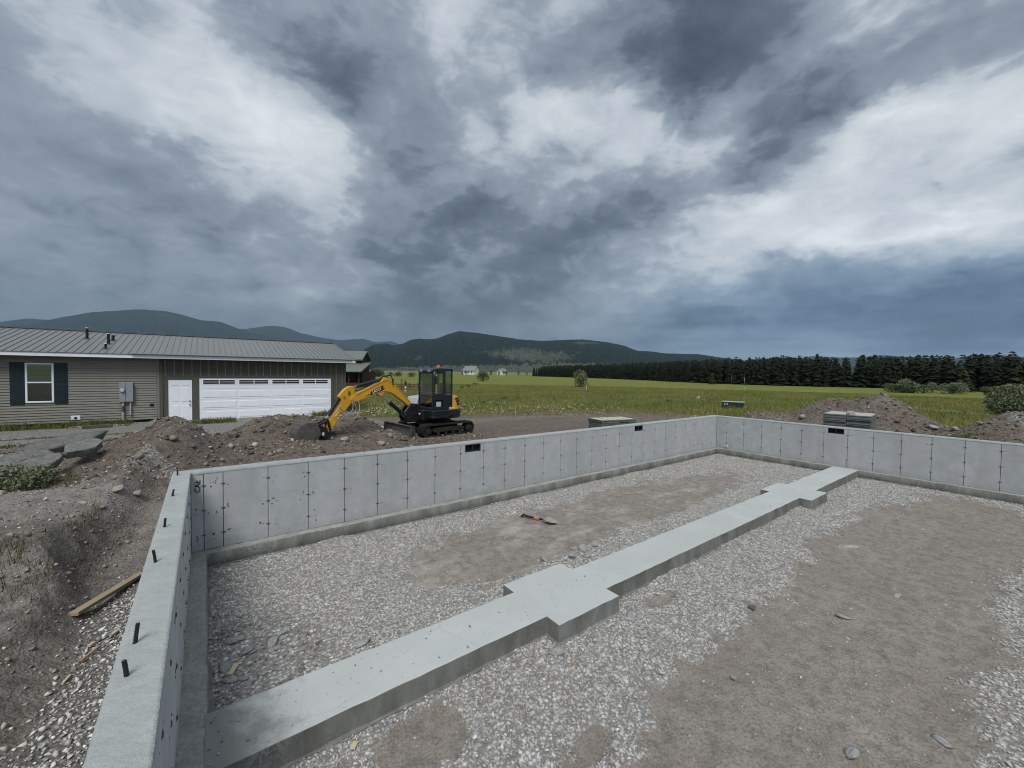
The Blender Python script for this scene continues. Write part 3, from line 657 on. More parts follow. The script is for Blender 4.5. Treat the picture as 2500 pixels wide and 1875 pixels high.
def found_wall(name_label, loc, rz, length, joints, vents, x0=0.0, x1=None, top_fine=.03, seed=1, panels=True, foot=(0, 0)):
    """local frame: x along the wall, inner face at y=0 looking to -y, wall body to +y"""
    x1 = length if x1 is None else x1
    rr = random.Random(seed)
    t = thing('foundation_wall', name_label, 'foundation wall', loc, rz)
    vz0, vz1 = 1.26, 1.425
    xb = sorted({x0, x1} | {a for v in vents for a in v}); zb = [-.30, vz0, vz1, ZT - .004] if vents else [-.30, ZT - .004]
    holes = {(xb.index(v[0]), 1) for v in vents}
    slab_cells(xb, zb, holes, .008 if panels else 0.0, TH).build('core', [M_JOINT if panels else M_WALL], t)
    # ragged struck-off top, a shallow crust with its own edge
    ux = np.linspace(x0, x1, max(2, int((x1 - x0) / top_fine))); uy = np.concatenate([[-.0055], np.linspace(-.005, TH + .005, 12), [TH + .0055]])
    XX, YY, FF = grid(ux, uy)
    sh = rr.random() * 50
    rim = np.minimum(YY + .0055, TH + .0055 - YY) + .0018 * (np.minimum(YY + .0055, TH + .0055 - YY) > .0001)
    zz_ = ZT + .0075 * fbm((XX + sh) * 9, YY * 9, 5, .62) + .004 * fbm(XX * 30 + sh, YY * 30, 3) - .04 * (rim < .002)
    YY = YY + np.where(rim < .006, .004 * fbm(XX * 14 + sh, YY * 0, 3), 0)
    link('wall_top', np_mesh('wall_top', np.stack([XX, YY, zz_], -1), FF), t, M_TOP, smooth=True)
    # cast faces between the form joints
    if panels:
        edges = [0.0] + list(joints) + [length]
        for k in range(len(edges) - 1):
            a, b = edges[k] + .0045, edges[k + 1] - .0045
            if b - a < .02: continue
            v = [q for q in vents if q[0] < b and q[1] > a]
            y_f = rr.uniform(-.003, .001)
            if v:
                va, vb = max(v[0][0], a), min(v[0][1], b)
                g = slab_cells([a] + ([va] if va > a else []) + ([vb] if vb < b else []) + [b], [HF + .002, vz0, vz1, ZT - .012], {((1 if va > a else 0), 1)}, y_f, .012)
                o = g.build('wall_panel', [M_WALL], t)
            else:
                key = round(b - a, 3)
                if key not in _pan_cache: _pan_cache[key] = G().box((0, 0, 0), (b - a, .012, ZT - .012 - HF)).mesh('wall_panel')
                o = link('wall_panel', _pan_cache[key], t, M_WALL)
                o.location = (a, y_f, HF + .002)
                bv = o.modifiers.new('bevel', 'BEVEL'); bv.width = .003; bv.segments = 1
        # tie stubs and bug holes along the joints, one scatter of small marks
        g = G()
        for j in joints:
            for zc in (.235, .62, 1.005):
                zc = HF + zc
                g.box((j - .030, -.006, zc - .006), (j + .030, .006, zc + .006))
                g.box((j - .012, -.010, zc - .010), (j + .012, .0, zc + .010))
                for _ in range(rr.randint(1, 4) + (3 if j < 1.7 and seed == 1 else 0)):
                    dx, dz = rr.choice((-1, 1)) * rr.uniform(.05, .13), rr.gauss(0, .012 if j > 1.7 else .05)
                    s_ = rr.uniform(.004, .009 if j > 1.7 else .014)
                    g.tube([(j + dx, -.004, zc + dz), (j + dx, .004, zc + dz)], s_, 6)
        tag(g.build('form_tie_marks', [M_TIE], t), kind='stuff')
    for a, b in vents:
        v = G(); e = .012
        for lo, hi in (((a, -.002, vz0), (a + e, .10, vz1)), ((b - e, -.002, vz0), (b, .10, vz1)), ((a + e, -.002, vz1 - e), (b - e, .10, vz1)), ((a + e, -.002, vz0), (b - e, .10, vz0 + e))): v.box(lo, hi)
        f = v.build('vent', [M_VENT], t)
        mid = (a + b) / 2
        G().box((mid - .009, .004, vz0 + e), (mid + .009, .10, vz1 - e)).build('mullion', [M_VENT], f)
        for c, d in ((a + e, mid - .009), (mid + .009, b - e)):
            G().box((c, .06, vz0 + e), (d, .075, vz1 - e)).build('vent_screen', [M_VENT_IN], f)
    # footing ledge
    fa, fb = foot
    n_ = int((length - fa - fb) / .06)
    if n_ > 2:
        u = np.linspace(fa, length - fb, n_)
        prof = [(.0, HF), (-FW + .012, HF), (-FW, HF - .012), (-FW - .002, .12), (-FW, -.08), (.0, -.08)]
        XX = np.repeat(u, len(prof)); YY = np.tile([p[0] for p in prof], n_); ZZ = np.tile([p[1] for p in prof], n_)
        wob = fbm(XX * 2.2 + seed * 7, ZZ * 5, 4, .6)
        YY = YY + np.where(YY < -.05, .012 * wob, 0); ZZ = ZZ + np.where(ZZ > .2, .006 * wob + .009 * fbm(XX * 9 + seed, YY * 9, 3), 0)
        i = np.arange(n_ - 1)[:, None] * len(prof) + np.arange(len(prof) - 1)[None]
        FF = np.stack([i, i + 1, i + 1 + len(prof), i + len(prof)], -1).reshape(-1, 4)
        mi = np.tile([0] + [1] * (len(prof) - 2), n_ - 1)
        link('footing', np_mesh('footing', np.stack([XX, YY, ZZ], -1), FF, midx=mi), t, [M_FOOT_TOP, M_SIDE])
        # slurry that leaked under the forms
        g = G(); nn = int((length - fa - fb) / .12)
        P = [(fa + (length - fa - fb) * k / nn, -FW - .025 - .022 * (1 + math.sin(k * 2.3 + seed) * math.sin(k * .77)) / 2) for k in range(nn + 1)]
        P = P + [(length - fb, -FW + .02), (fa, -FW + .02)]
        g.prism(P, .0, .052, 'z')
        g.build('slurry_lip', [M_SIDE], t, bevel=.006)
    return t
M_FOOT_TOP = mk_rock('dusty_footing_top', (.26, .265, .25), (.37, .385, .375), (.19, .185, .165), 4.0)
jl = [j for j in [J0 - .245 + 0.0] + [J0 + PW * i for i in range(25)] + [15.62] if 0.05 < j < LX - .1]
jl = sorted(set(round(j, 4) for j in jl))
v1 = (4.79, 5.195); v2 = (10.885, 11.30)
wall_long = found_wall('long grey concrete foundation wall with two dark vents, below the excavator', (0, 0, 0), 0.0, LX, jl, [v1, v2], -TH, LX + TH, .03, 1)
rl = [RR0 + PW * i for i in range(13)]
wall_right = found_wall('grey concrete foundation wall with a single dark vent, below the dirt mound', (LX, 0, 0), -math.pi / 2, -NEAR, [j for j in rl if j < -NEAR - .1], [(3.54, 3.95)], .0, -NEAR + TH, .04, 2, foot=(FW, 0))
# left wall: its local x runs from the near corner to the far one
llen = -NEAR
lj = sorted(llen - (0.33 + PW * i) for i in range(13) if llen - (0.33 + PW * i) > .1)
wall_left = found_wall('concrete foundation wall beside the left trench, its rough top studded with rebar ends', (0, NEAR, 0), math.pi / 2, llen, lj, [], -TH, llen, .012, 3, foot=(0, FW))
for yy, lean in ((-.10, .0), (-1.32, .04), (-2.53, .02), (-3.44, -.03), (-4.67, .03), (-4.98, -.02)):
    g = G(); xl = yy - NEAR
    hgt = .085 + .02 * math.sin(yy * 5)
    g.tube([(xl, .147, ZT - .03), (xl + lean * .3, .147 - lean * .2, ZT + hgt * .5), (xl + lean * .6, .147 - lean * .4, ZT + hgt)], .0095, 10)
    for k in range(7): g.tube([(xl + lean * .6 * k / 7, .147 - lean * .4 * k / 7, ZT + hgt * k / 7 + .004), (xl + lean * .6 * k / 7, .147 - lean * .4 * k / 7, ZT + hgt * k / 7 + .008)], .0112, 10)
    g.build('rebar_stub', [M_STEEL_DK], wall_left)
# pipe stub in the right wall
pp = G(); pp.tube([(.40, -.035, .335), (.40, .03, .335)], .045, 20); 
pp.tube([(.40, -.040, .335), (.40, -.034, .335)], .032, 20, 1)
pp.build('pipe_stub', [plain('white_pvc', (.72, .74, .74), .5), plain('pipe_bore', (.28, .29, .29), .6)], wall_right)
# hand-painted letters beside the corner
def text_mesh(txt, size, depth=.001):
    cu = bpy.data.curves.new('lettering', 'FONT'); cu.body = txt; cu.size = size; cu.extrude = depth; cu.align_x = 'CENTER'; cu.align_y = 'CENTER'
    cu.resolution_u = 3
    o = bpy.data.objects.new('lettering', cu); COL.objects.link(o)
    dg = bpy.context.evaluated_depsgraph_get()
    me = bpy.data.meshes.new_from_object(o.evaluated_get(dg))
    bpy.data.objects.remove(o); bpy.data.curves.remove(cu)
    return me
M_MARK = plain('black_marker_paint', (.012, .015, .015), .7, .2)
lt = link('lettering', text_mesh('CAL', .105, .0015), wall_long, M_MARK)
lt.data.materials.clear(); lt.data.materials.append(M_MARK)
lt.matrix_local = Matrix(((0, -1, 0, .085), (0, 0, -1, -.0052), (1, 0, 0, 1.25), (0, 0, 0, 1)))

# strip footing with two column pads, cast in one piece
def strip_outline(off=0.0, step=.16, jit=.0, rr=random.Random(3)):
    a, b = 3.323 - off, 4.365 + off; c, d = 11.143 - off, 12.212 + off
    y0, y1 = YS0 + off, YS1 - off; yl, yr = -3.508 + off, -4.581 - off
    yl2, yr2 = -3.540 + off, -4.608 - off
    C = [(FW - .03, y1), (a, y1), (a, yr), (b, yr), (b, y1), (c, y1), (c, yr2), (d, yr2), (d, y1), (LX - FW + .03, y1), (LX - FW + .03, y0), (d, y0), (d, yl2), (c, yl2), (c, y0), (b, y0), (b, yl), (a, yl), (a, y0), (FW - .03, y0)]
    out = []
    for i, p in enumerate(C):
        q = C[(i + 1) % len(C)]; L = math.dist(p, q); k = max(1, int(L / step))
        for m_ in range(k):
            t_ = m_ / k; j = rr.uniform(-jit, jit) if m_ else 0
            nx, ny = (q[1] - p[1]) / L, -(q[0] - p[0]) / L
            out.append((p[0] + (q[0] - p[0]) * t_ + nx * j, p[1] + (q[1] - p[1]) * t_ + ny * j))
    return out
sf = thing('strip_footing', 'pale concrete strip footing with two square pads, running along the middle of the gravel floor', 'footing', (0, 0, 0))
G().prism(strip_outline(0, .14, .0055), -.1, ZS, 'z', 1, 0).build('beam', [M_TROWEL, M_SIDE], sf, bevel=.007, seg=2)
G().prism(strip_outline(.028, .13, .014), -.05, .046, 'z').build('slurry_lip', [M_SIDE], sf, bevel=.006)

# ------------------------------------------------------------------ house with attached garage
M_SIDING = plain('taupe_vinyl_siding', (.225, .215, .185), .6, .3, 0, .07, 3)
M_GARAGE = plain('olive_grey_painted_board', (.088, .091, .074), .75, .2, 0, .16, 2.5, .3)
M_BATTEN = plain('highlit_batten', (.175, .178, .148), .75, .2, 0, .12, 4)  # paler than the boards: light-and-shade contrast of the relief put into the colour
M_TRIM_O = plain('olive_trim', (.095, .097, .078), .75, .2, 0, .12, 4)
M_ROOF = plain('grey_green_metal_roof', (.175, .182, .178), .42, .45, .15, .10, .7)
M_RIDGE = plain('dark_ridge_metal', (.035, .037, .038), .5, .4)
M_WHITE = plain('white_trim_paint', (.78, .81, .86), .5, .35, 0, .05)
M_DOORW = plain('white_door_paint', (.86, .89, .93), .45, .35, 0, .035, 2)
M_SHUT = plain('dark_teal_shutter', (.008, .022, .026), .5, .4, 0, .2)
M_SKIRT = plain('black_green_skirting', (.012, .017, .018), .8, .2)
M_BLACK = plain('black_opening', (.006, .006, .007), .5, .3)
M_PANE_D = mk_glass('curtained_glass', (.8, .85, .82), .3)
M_CURT = plain('pale_curtain', (.28, .34, .31), .9, .1, 0, .12, 6)
M_CURT2 = plain('insect_screen', (.105, .118, .108), .9, .1, 0, .12, 6)
M_METER = plain('grey_meter_enclosure', (.27, .285, .31), .5, .4, .0, .06)
M_CONDUIT = plain('grey_conduit', (.40, .42, .44), .5, .4)
M_METAL = plain('brushed_metal', (.35, .35, .34), .35, .5, .8)
M_PIPE = plain('black_vent_pipe', (.010, .012, .018), .5, .4)
YF = 18.5; XL = -14.6; XG = -1.6; XR = 7.11
house = thing('garage_house', 'low taupe house with attached white door garage and grey metal roof', 'house', (0, YF, 0))
def hp(x, y, z): return (x, y - YF, z)
# walls: local y = 0 is the facade
w1 = G().box((XL, .012, .52), (XG, 10.3, 3.45)).build('wall', [M_SIDING], house)
prof = [(.0, 0), (-.026, .004), (-.028, .012), (-.006, .108), (.0, .108)]
sid = G().prism(prof, XL, XG - .10, 'x').mesh('siding_board')
for k in range(25):
    o = link('siding_board', sid, w1, M_SIDING); o.location = (0, .011, .52 + .1155 * k)
G().box((XL, .05, .10), (XG, 10.2, .52)).build('skirting', [M_SKIRT], house)
w2 = G().box((XG, .0, .20), (XR, 10.3, 3.45)).build('garage_wall', [M_GARAGE], house)
bat = G().box((-.022, -.024, 0), (.022, .0, .84), 0).mesh('batten')
batL = G().box((-.022, -.024, 0), (.022, .0, 3.1), 0).mesh('batten')
for k in range(25):
    xx = -1.375 + .3455 * k
    full = xx > 6.45
    o = link('batten', batL if full else bat, w2, M_BATTEN); o.location = (xx, 0, .33 if full else 2.605)
tr = G()
tr.box((XG, -.03, .30), (XG + .13, 0, 3.45)); tr.box((XR - .10, -.03, .30), (XR + .03, 0, 3.45))
tr.box((-1.40, -.032, .33), (-1.27, 0, 2.55)); tr.box((-.34, -.032, .33), (-.06, 0, 2.55)); tr.box((-1.27, -.032, 2.43), (-.34, 0, 2.55))
tr.box((-.06, -.036, 2.52), (6.42, 0, 2.64)); tr.box((6.29, -.036, .33), (6.42, 0, 2.52))
tr.build('door_trim', [M_TRIM_O], w2, bevel=.004)
# concrete apron under the doors
G().box((XG, -.35, .12), (XR, .02, .325)).build('threshold', [M_TOP], house, bevel=.01)
# side door
d = G().box((-1.265, -.018, .335), (-.345, .0, 2.425)).build('door', [M_DOORW], house, bevel=.003)
for (a, b, c, e) in ((-1.13, -.86, 2.14, 2.32), (-.74, -.47, 2.14, 2.32), (-1.13, -.86, 1.34, 2.02), (-.74, -.47, 1.34, 2.02), (-1.13, -.86, .55, 1.14), (-.74, -.47, .55, 1.14)):
    g = G().box((a, -.030, c), (b, -.016, e)); g.build('door_panel', [M_DOORW], d, bevel=.010, seg=2)
for zz0, nm in ((1.36, 'deadbolt'), (1.18, 'door_knob')):
    G().tube([(-.43, -.02, zz0), (-.43, -.05, zz0), (-.43, -.075, zz0)], [.032, .026, .034], 14).build(nm, [M_METAL], d, smooth=True)
# sectional garage door
gd = thing('garage_door_leaf', None, None)
bpy.data.objects.remove(gd)
gdo = G().box((-.05, .005, .34), (6.28, .02, 2.505)).build('garage_door', [M_DOORW], house)
h0 = .345; sh = .539
for k in range(4):
    z0 = h0 + k * sh
    s_ = G()
    s_.box((-.045, -.022, z0), (6.275, .006, z0 + sh - .008))
    so = s_.build('door_section', [M_DOORW], gdo, bevel=.004)
    if k < 3:
        for q in range(4):
            a = .10 + 1.555 * q; b = a + 1.42
            so2 = so
            gg = G()
            gg.box((a, -.036, z0 + .10), (b, -.020, z0 + sh - .11))
            gg.build('raised_panel', [M_DOORW], gdo, bevel=.014, seg=2)
for q in range(4):
    a = .11 + 1.545 * q; b = a + 1.34; zt, zb_ = 2.415, 2.215
    f = G()
    for lo, hi in (((a - .03, zb_ - .03), (b + .03, zb_)), ((a - .03, zt), (b + .03, zt + .03)), ((a - .03, zb_), (a, zt)), ((b, zb_), (b + .03, zt))): f.box((lo[0], -.034, lo[1]), (hi[0], -.021, hi[1]))
    f.box(((a + b) / 2 - .018, -.034, zb_), ((a + b) / 2 + .018, -.021, zt)); f.box((a, -.033, (zt + zb_) / 2 - .013), (b, -.0215, (zt + zb_) / 2 + .013))
    f.build('window_grille', [M_DOORW], gdo)
    for (c, e) in ((a, (a + b) / 2 - .018), ((a + b) / 2 + .018, b)):
        for (zc, ze) in ((zb_, (zb_ + zt) / 2 - .013), ((zb_ + zt) / 2 + .013, zt)):
            G().box((c, -.027, zc), (e, -.0222, ze)).build('window_pane', [M_BLACK], gdo)
# window with shutters
win = G()
x0, x1, z0, z1 = -5.92, -5.09, 1.44, 3.16
for lo, hi in (((x0, z0), (x0 + .065, z1)), ((x1 - .065, z0), (x1, z1)), ((x0 + .065, z1 - .065), (x1 - .065, z1)), ((x0 + .065, z0), (x1 - .065, z0 + .07)), ((x0 + .065, 2.285), (x1 - .065, 2.345))): win.box((lo[0], -.06, lo[1]), (hi[0], .006, hi[1]))
wf = win.build('window', [M_WHITE], house, bevel=.006)
for (c, e, mm, yy) in ((2.345, z1 - .065, M_CURT, -.015), (z0 + .07, 2.285, M_CURT2, -.022)):
    G().box((x0 + .065, yy, c), (x1 - .065, yy + .008, e)).build('curtain', [mm], wf)
    G().box((x0 + .065, yy - .018, c), (x1 - .065, yy - .014, e)).build('pane', [M_PANE_D], wf)
for a, b in ((-6.35, -5.94), (-5.07, -4.68)):
    s = G().box((a, -.035, 1.36), (b, .0, 3.18)).build('shutter', [M_SHUT], house, bevel=.006)
    for c, e in ((1.46, 2.22), (2.34, 3.08)):
        G().box((a + .07, -.046, c), (b - .07, -.033, e)).build('shutter_panel', [M_SHUT], s, bevel=.012, seg=2)
# electricity meter with conduits, dryer vent, tap box
mb = G().box((-3.02, -.16, 1.40), (-2.80, .0, 2.31)); mb.box((-2.795, -.15, 1.40), (-2.535, .0, 2.31))
mo = mb.build('meter_box', [M_METER], house, bevel=.008)
g = G(); g.tube([(-2.91, -.16, 1.95), (-2.91, -.20, 1.95)], .095, 20); g.tube([(-2.91, -.20, 1.95), (-2.91, -.235, 1.95)], [.085, .07], 20, 1)
g.build('meter', [M_METAL, plain('meter_dial', (.55, .57, .55), .25, .5)], mo, smooth=True)
g = G(); g.tube([(-2.90, -.07, 1.40), (-2.90, -.07, .36)], .045, 12); g.build('conduit', [M_CONDUIT], house, smooth=True)
g = G(); g.tube([(-2.90, -.07, 1.20), (-2.90, -.07, .92)], .048, 12); g.build('conduit_sleeve', [M_TRIM_O], house, smooth=True)
g = G(); g.tube([(-2.64, -.07, 1.40), (-2.64, -.07, .78)], .032, 12); g.build('conduit', [M_CONDUIT], house, smooth=True)
dv = G().box((-4.60, -.05, .63), (-4.30, .0, .82)).build('dryer_vent', [M_WHITE], house, bevel=.008)
G().tube([(-4.45, -.052, .72), (-4.45, -.07, .72)], .05, 14).build('vent_flap', [M_SKIRT], dv)
G().box((-1.96, -.05, 1.16), (-1.82, .0, 1.27)).build('outlet_cover', [M_SKIRT], house, bevel=.006)
# eaves and roof
G().box((XL - .2, -.50, 3.455), (7.60, -.46, 3.615)).build('fascia', [M_WHITE], house, bevel=.004)
G().box((XL - .2, -.46, 3.452), (7.56, .02, 3.470)).build('soffit', [M_TRIM_O], house)
EY, EZ, RY, RZ = -.53, 3.635, 5.13, 4.92
rang = math.atan2(RZ - EZ, RY - EY); rlen = math.hypot(RZ - EZ, RY - EY)
roof = thing('roof', None, None); roof['kind'] = ''
del roof['kind']
roof.parent = house; roof.location = (0, EY, EZ); roof.rotation_euler = (rang, 0, 0)
pm = G(); pm.box((0, 0, -.02), (.247, rlen, .0)); pm.prism([(0.0, .0), (.0, .030), (.022, .030), (.030, .0)], 0, rlen, 'y'); pm = pm.mesh('roof_panel')
nx = int((7.58 - (XL - .2)) / .25)
for k in range(nx):
    o = link('roof_panel', pm, roof, M_ROOF); o.location = (XL - .2 + .25 * k + (7.58 - XL + .2 - nx * .25), 0, 0)
G().box((XL - .2, .12, -.12), (7.57, rlen, -.025)).build('roof_deck', [M_GARAGE], roof)
G().box((-2.55, -.06, .008), (7.35, .13, .050)).build('eave_flashing', [M_ROOF], roof, bevel=.006)
G().box((7.55, -.02, -.10), (7.62, rlen, .045)).build('rake_trim', [M_ROOF], roof, bevel=.006)
G().prism([(RY - .16, RZ + .012), (RY, RZ + .06), (RY + .16, RZ + .012), (RY + .16, RZ - .01), (RY - .16, RZ - .01)], XL - .2, 7.62, 'x').build('ridge_cap', [M_RIDGE], house)
G().prism([(RY + .02, RZ + .0), (RY + 5.7, RZ - 1.29), (RY + 5.7, RZ - 1.33), (RY + .02, RZ - .04)], XL - .2, 7.58, 'x').build('rear_roof', [M_ROOF], house)
G().prism([(.0, 3.45), (10.3, 3.45), (RY, RZ - .06)], XR - .02, XR, 'x').build('gable', [M_GARAGE], house)
for (xx, yy, hh, rr_, cap) in ((-4.53, 21.45, .52, .055, 1), (-3.60, 20.25, .50, .055, 1), (-3.57, 21.29, .26, .06, 0), (-3.53, 19.0, .24, .045, 1)):
    zb = EZ + (yy - YF - EY) * (RZ - EZ) / (RY - EY)
    g = G(); g.tube([(xx, yy - YF, zb - .03), (xx, yy - YF, zb + hh)], rr_, 12); g.tube([(xx, yy - YF, zb - .01), (xx, yy - YF, zb + .035)], [rr_ * 2.4, rr_ * 1.4], 14)
    if cap: g.tube([(xx, yy - YF, zb + hh), (xx, yy - YF, zb + hh + .035)], rr_ * 1.12, 12, 1)
    g.build('vent_pipe', [M_PIPE, M_WHITE], house, smooth=True)
# ------------------------------------------------------------------ dark log house beyond
M_LOG = mk_wood('dark_log', (.030, .020, .016), (.055, .036, .027)); M_LOGR = plain('log_house_metal_roof', (.15, .165, .155), .5, .4, .1)
M_LOGRED = plain('reddish_deck', (.075, .034, .026), .8)
cpos = CAM + (-c_b) * 60.0
def cam_pt(u, depth, z):  # bearing of a sight line, placed at a real distance and height
    p = CAM + (-c_b) * depth + c_r * ((u - 1250) / 994.15 * depth)
    return Vector((p.x, p.y, z))
lo = cam_pt(862, 60, .4)
lh = thing('log_house', 'dark two storey log house with grey roof beyond the garage corner', 'house', lo, -math.radians(37.03))
# local x to the right, y away from the viewer
W0, W1 = -6.0, 1.35
for k in range(9):
    G().tube([(W0, 0, .15 + .25 * k), (W1, 0, .15 + .25 * k)], .135, 8).build('log', [M_LOG], lh, smooth=True)
G().box((W0, .05, 0), (W1 - .05, 6, 2.4)).build('wall', [M_LOG], lh)
G().box((W0, -1.3, .1), (W1 + .1, -.1, .75)).build('porch_deck', [M_LOGRED], lh)
for xx in (-1.4, -.1, 1.3):
    G().box((xx - .09, -1.3, .7), (xx + .09, -1.14, 2.45)).build('porch_post', [M_LOG], lh)
for k, (a, b) in enumerate(((-1.3, -.6), (-.45, .35))):
    wd = G().box((a, -.16, 1.15), (b, -.12, 2.1)).build('window', [plain('log_window_frame', (.10, .07, .055), .7)], lh)
    G().box((a + .07, -.19, 1.22), (b - .07, -.165, 2.03)).build('pane', [M_BLACK], wd)
G().prism([(-1.9, 2.30), (-1.9, 2.42), (2.0, 3.75), (2.0, 3.6)], W0, W1 + .55, 'x').build('porch_roof', [M_LOGR], lh)
G().box((W0, 1.6, 2.4), (.62, 5.0, 4.4)).build('upper_wall', [M_LOG], lh)
G().prism([(1.2, 4.25), (3.2, 5.55), (5.2, 4.25), (5.2, 4.05), (3.2, 5.35), (1.2, 4.05)], W0, .95, 'x').build('roof', [M_LOGR], lh)
G().prism([(1.5, 4.3), (3.2, 5.35), (4.9, 4.3)], .5, .62, 'x').build('gable', [M_LOG], lh)
# ------------------------------------------------------------------ white farmhouses far across the meadow
M_FARW = plain('white_farmhouse_wall', (.62, .63, .62), .7); M_FARR = plain('grey_farm_roof', (.20, .21, .22), .7)
def farmhouse(label, u, depth, wid, hgt, rz):
    p = cam_pt(u, depth, .4)
    t = thing('farmhouse', label, 'house', p, rz)
    hw = wid / 2; d_ = wid * .42
    G().box((-hw, -d_, 0), (hw, d_, hgt)).build('wall', [M_FARW], t)
    G().prism([(-d_ - .4, hgt - .1), (0, hgt + wid * .34), (d_ + .4, hgt - .1), (d_ + .4, hgt - .35), (0, hgt + wid * .34 - .3), (-d_ - .4, hgt - .35)], -hw - .3, hw + .3, 'x').build('roof', [M_FARR], t)
    for e in (-hw + .02, hw - .02): G().prism([(-d_, hgt - .1), (0, hgt + wid * .34 - .3), (d_, hgt - .1)], e - .05, e + .05, 'x').build('gable', [M_FARW], t)
    for xx in (-hw * .6, 0, hw * .6):
        f = G().box((xx - .5, -d_ - .08, 1.2), (xx + .5, -d_, 2.6)).build('window', [M_FARW], t)
        G().box((xx - .4, -d_ - .12, 1.3), (xx + .4, -d_ - .081, 2.5)).build('pane', [M_BLACK], f)
    return t
farmhouse('white farmhouse with a broad gable to the right, far across the meadow', 1150, 300, 9.5, 3.2, R(-62))
farmhouse('smaller white farmhouse with a steep gable, right of the other farmhouse', 1225, 300, 6.0, 3.0, R(20))

# ------------------------------------------------------------------ mini excavator
M_YEL = plain('excavator_yellow', (.62, .325, .024), .38, .45, 0, .10, 2.2)
M_YDK = plain('excavator_yellow_dusty', (.40, .205, .03), .6, .3, 0, .2, 5)
M_EBLK = plain('excavator_black_paint', (.012, .014, .016), .42, .45, 0, .3, 5)
M_ECAB = plain('cab_blue_black', (.014, .018, .023), .35, .5, 0, .2, 3)
M_RUB = plain('dusty_black_rubber', (.022, .021, .020), .85, .25, 0, .5, 9, .4)
M_UNDER = plain('dusty_undercarriage', (.030, .028, .026), .8, .3, 0, .5, 9)
M_STEELD = plain('worn_bucket_steel', (.105, .096, .086), .7, .35, .15, .4, 7, .5)
M_STEELB = plain('dark_worn_steel', (.075, .075, .075), .6, .4, .2, .4, 8)
M_CHROME = plain('chrome_rod', (.75, .76, .76), .12, .6, 1.0, .03)
M_HOSE = plain('grey_hydraulic_hose', (.34, .33, .30), .6)
M_ORANGE = plain('amber_beacon', (.80, .16, .03), .3, .5)
M_WLET = plain('white_lettering', (.80, .80, .80), .6)
M_SEAT = plain('black_seat', (.01, .01, .011), .8)
M_CABGL = mk_glass('green_tinted_cab_glass', (.89, .97, .93), .4)
M_CABGD = mk_glass('smoked_cab_glass', (.70, .76, .76), .45)
ex = thing('excavator', 'yellow and black mini excavator digging into the dirt berm', 'excavator', (7.62, 7.04, .60), R(188))
def stadium(s0, s1, r, z, n=10, r2=None):
    r2 = r2 or r
    a = [(s1 + r2 * math.cos(t), z + (r2 - r) + r2 * math.sin(t)) for t in np.linspace(-math.pi / 2, math.pi / 2, n)]
    b = [(s0 + r * math.cos(t), z + r * math.sin(t)) for t in np.linspace(math.pi / 2, 3 * math.pi / 2, n)]
    return a + b
def band(g, P, Q, y0, y1, mi=0):
    n = len(P)
    V = [(p[0], y0, p[1]) for p in P] + [(p[0], y1, p[1]) for p in P] + [(q[0], y0, q[1]) for q in Q] + [(q[0], y1, q[1]) for q in Q]
    F = []
    for i in range(n):
        j = (i + 1) % n
        F += [(i, j, n + j, n + i), (2 * n + j, 2 * n + i, 3 * n + i, 3 * n + j), (j, i, 2 * n + i, 2 * n + j), (n + i, n + j, 3 * n + j, 3 * n + i)]
    g.add(V, F, mi)
for sgn in (1, -1):
    y0, y1 = (.55, .95) if sgn > 0 else (-.95, -.55)
    tr = thing('track', None, None); tr.parent = ex
    if 'kind' in tr: del tr['kind']
    P = stadium(-.92, 1.02, .225, .225, 12); Q = stadium(-.92, 1.02, .185, .225, 12)
    g = G(); band(g, P, Q, y0, y1)
    # grousers round the belt
    per = []
    m_ = len(P)
    for i in range(m_):
        a, b = P[i], P[(i + 1) % m_]; L = math.dist(a, b); k = max(1, int(round(L / .095)))
        for q in range(k): per.append((a[0] + (b[0] - a[0]) * q / k, a[1] + (b[1] - a[1]) * q / k, math.atan2(b[1] - a[1], b[0] - a[0])))
    for (s_, z_, t_) in per:
        nx_, nz_ = math.sin(t_), -math.cos(t_); tx, tz = math.cos(t_), math.sin(t_)
        V = []
        for yy in (y0 + .005, y1 - .005):
            for (a, h) in ((-.026, -.004), (.026, -.004), (.016, .026), (-.016, .026)): V.append((s_ + tx * a + nx_ * h, yy, z_ + tz * a + nz_ * h))
        g.add(V, [(3, 2, 1, 0), (4, 5, 6, 7), (0, 1, 5, 4), (1, 2, 6, 5), (2, 3, 7, 6), (3, 0, 4, 7)])
    g.build('track_belt', [M_RUB], tr)
    yo = y1 if sgn > 0 else y0; yi = y0 if sgn > 0 else y1
    ya, yb = sorted((yo - sgn * .05, yi + sgn * .06))
    g = G(); g.prism([(-.62, .14), (.72, .14), (.80, .22), (.72, .33), (.1, .345), (-.62, .31), (-.70, .22)], ya, yb, 'y'); g.box((-.15, min(yo - sgn * .03, yo - sgn * .06), .16), (.35, max(yo - sgn * .03, yo - sgn * .06), .32)); g.box((-.6, min(yo - sgn * .035, yo - sgn * .06), .24), (-.25, max(yo - sgn * .035, yo - sgn * .06), .33))
    g.build('track_frame', [M_UNDER], tr, bevel=.012)
    for nm, s_, r_ in (('sprocket', -.92, .165), ('idler', 1.02, .165)):
        g = G(); g.tube([(s_, ya + .02, .225), (s_, yb + .0, .225)], r_, 20); g.tube([(s_, yo - sgn * .06, .225), (s_, yo - sgn * .02, .225)], r_ * .62, 16)
        g.build(nm, [M_UNDER], tr)
    for s_ in (-.48, -.14, .20, .54):
        G().tube([(s_, ya, .115), (s_, yb, .115)], .068, 12).build('roller', [M_UNDER], tr)
    for k in range(26):
        pass
g = G(); g.box((-.62, -.56, .20), (.62, .56, .46)); g.tube([(.0, 0, .44), (.0, 0, .66)], .42, 24)
g.build('undercarriage', [M_UNDER], ex, bevel=.015)
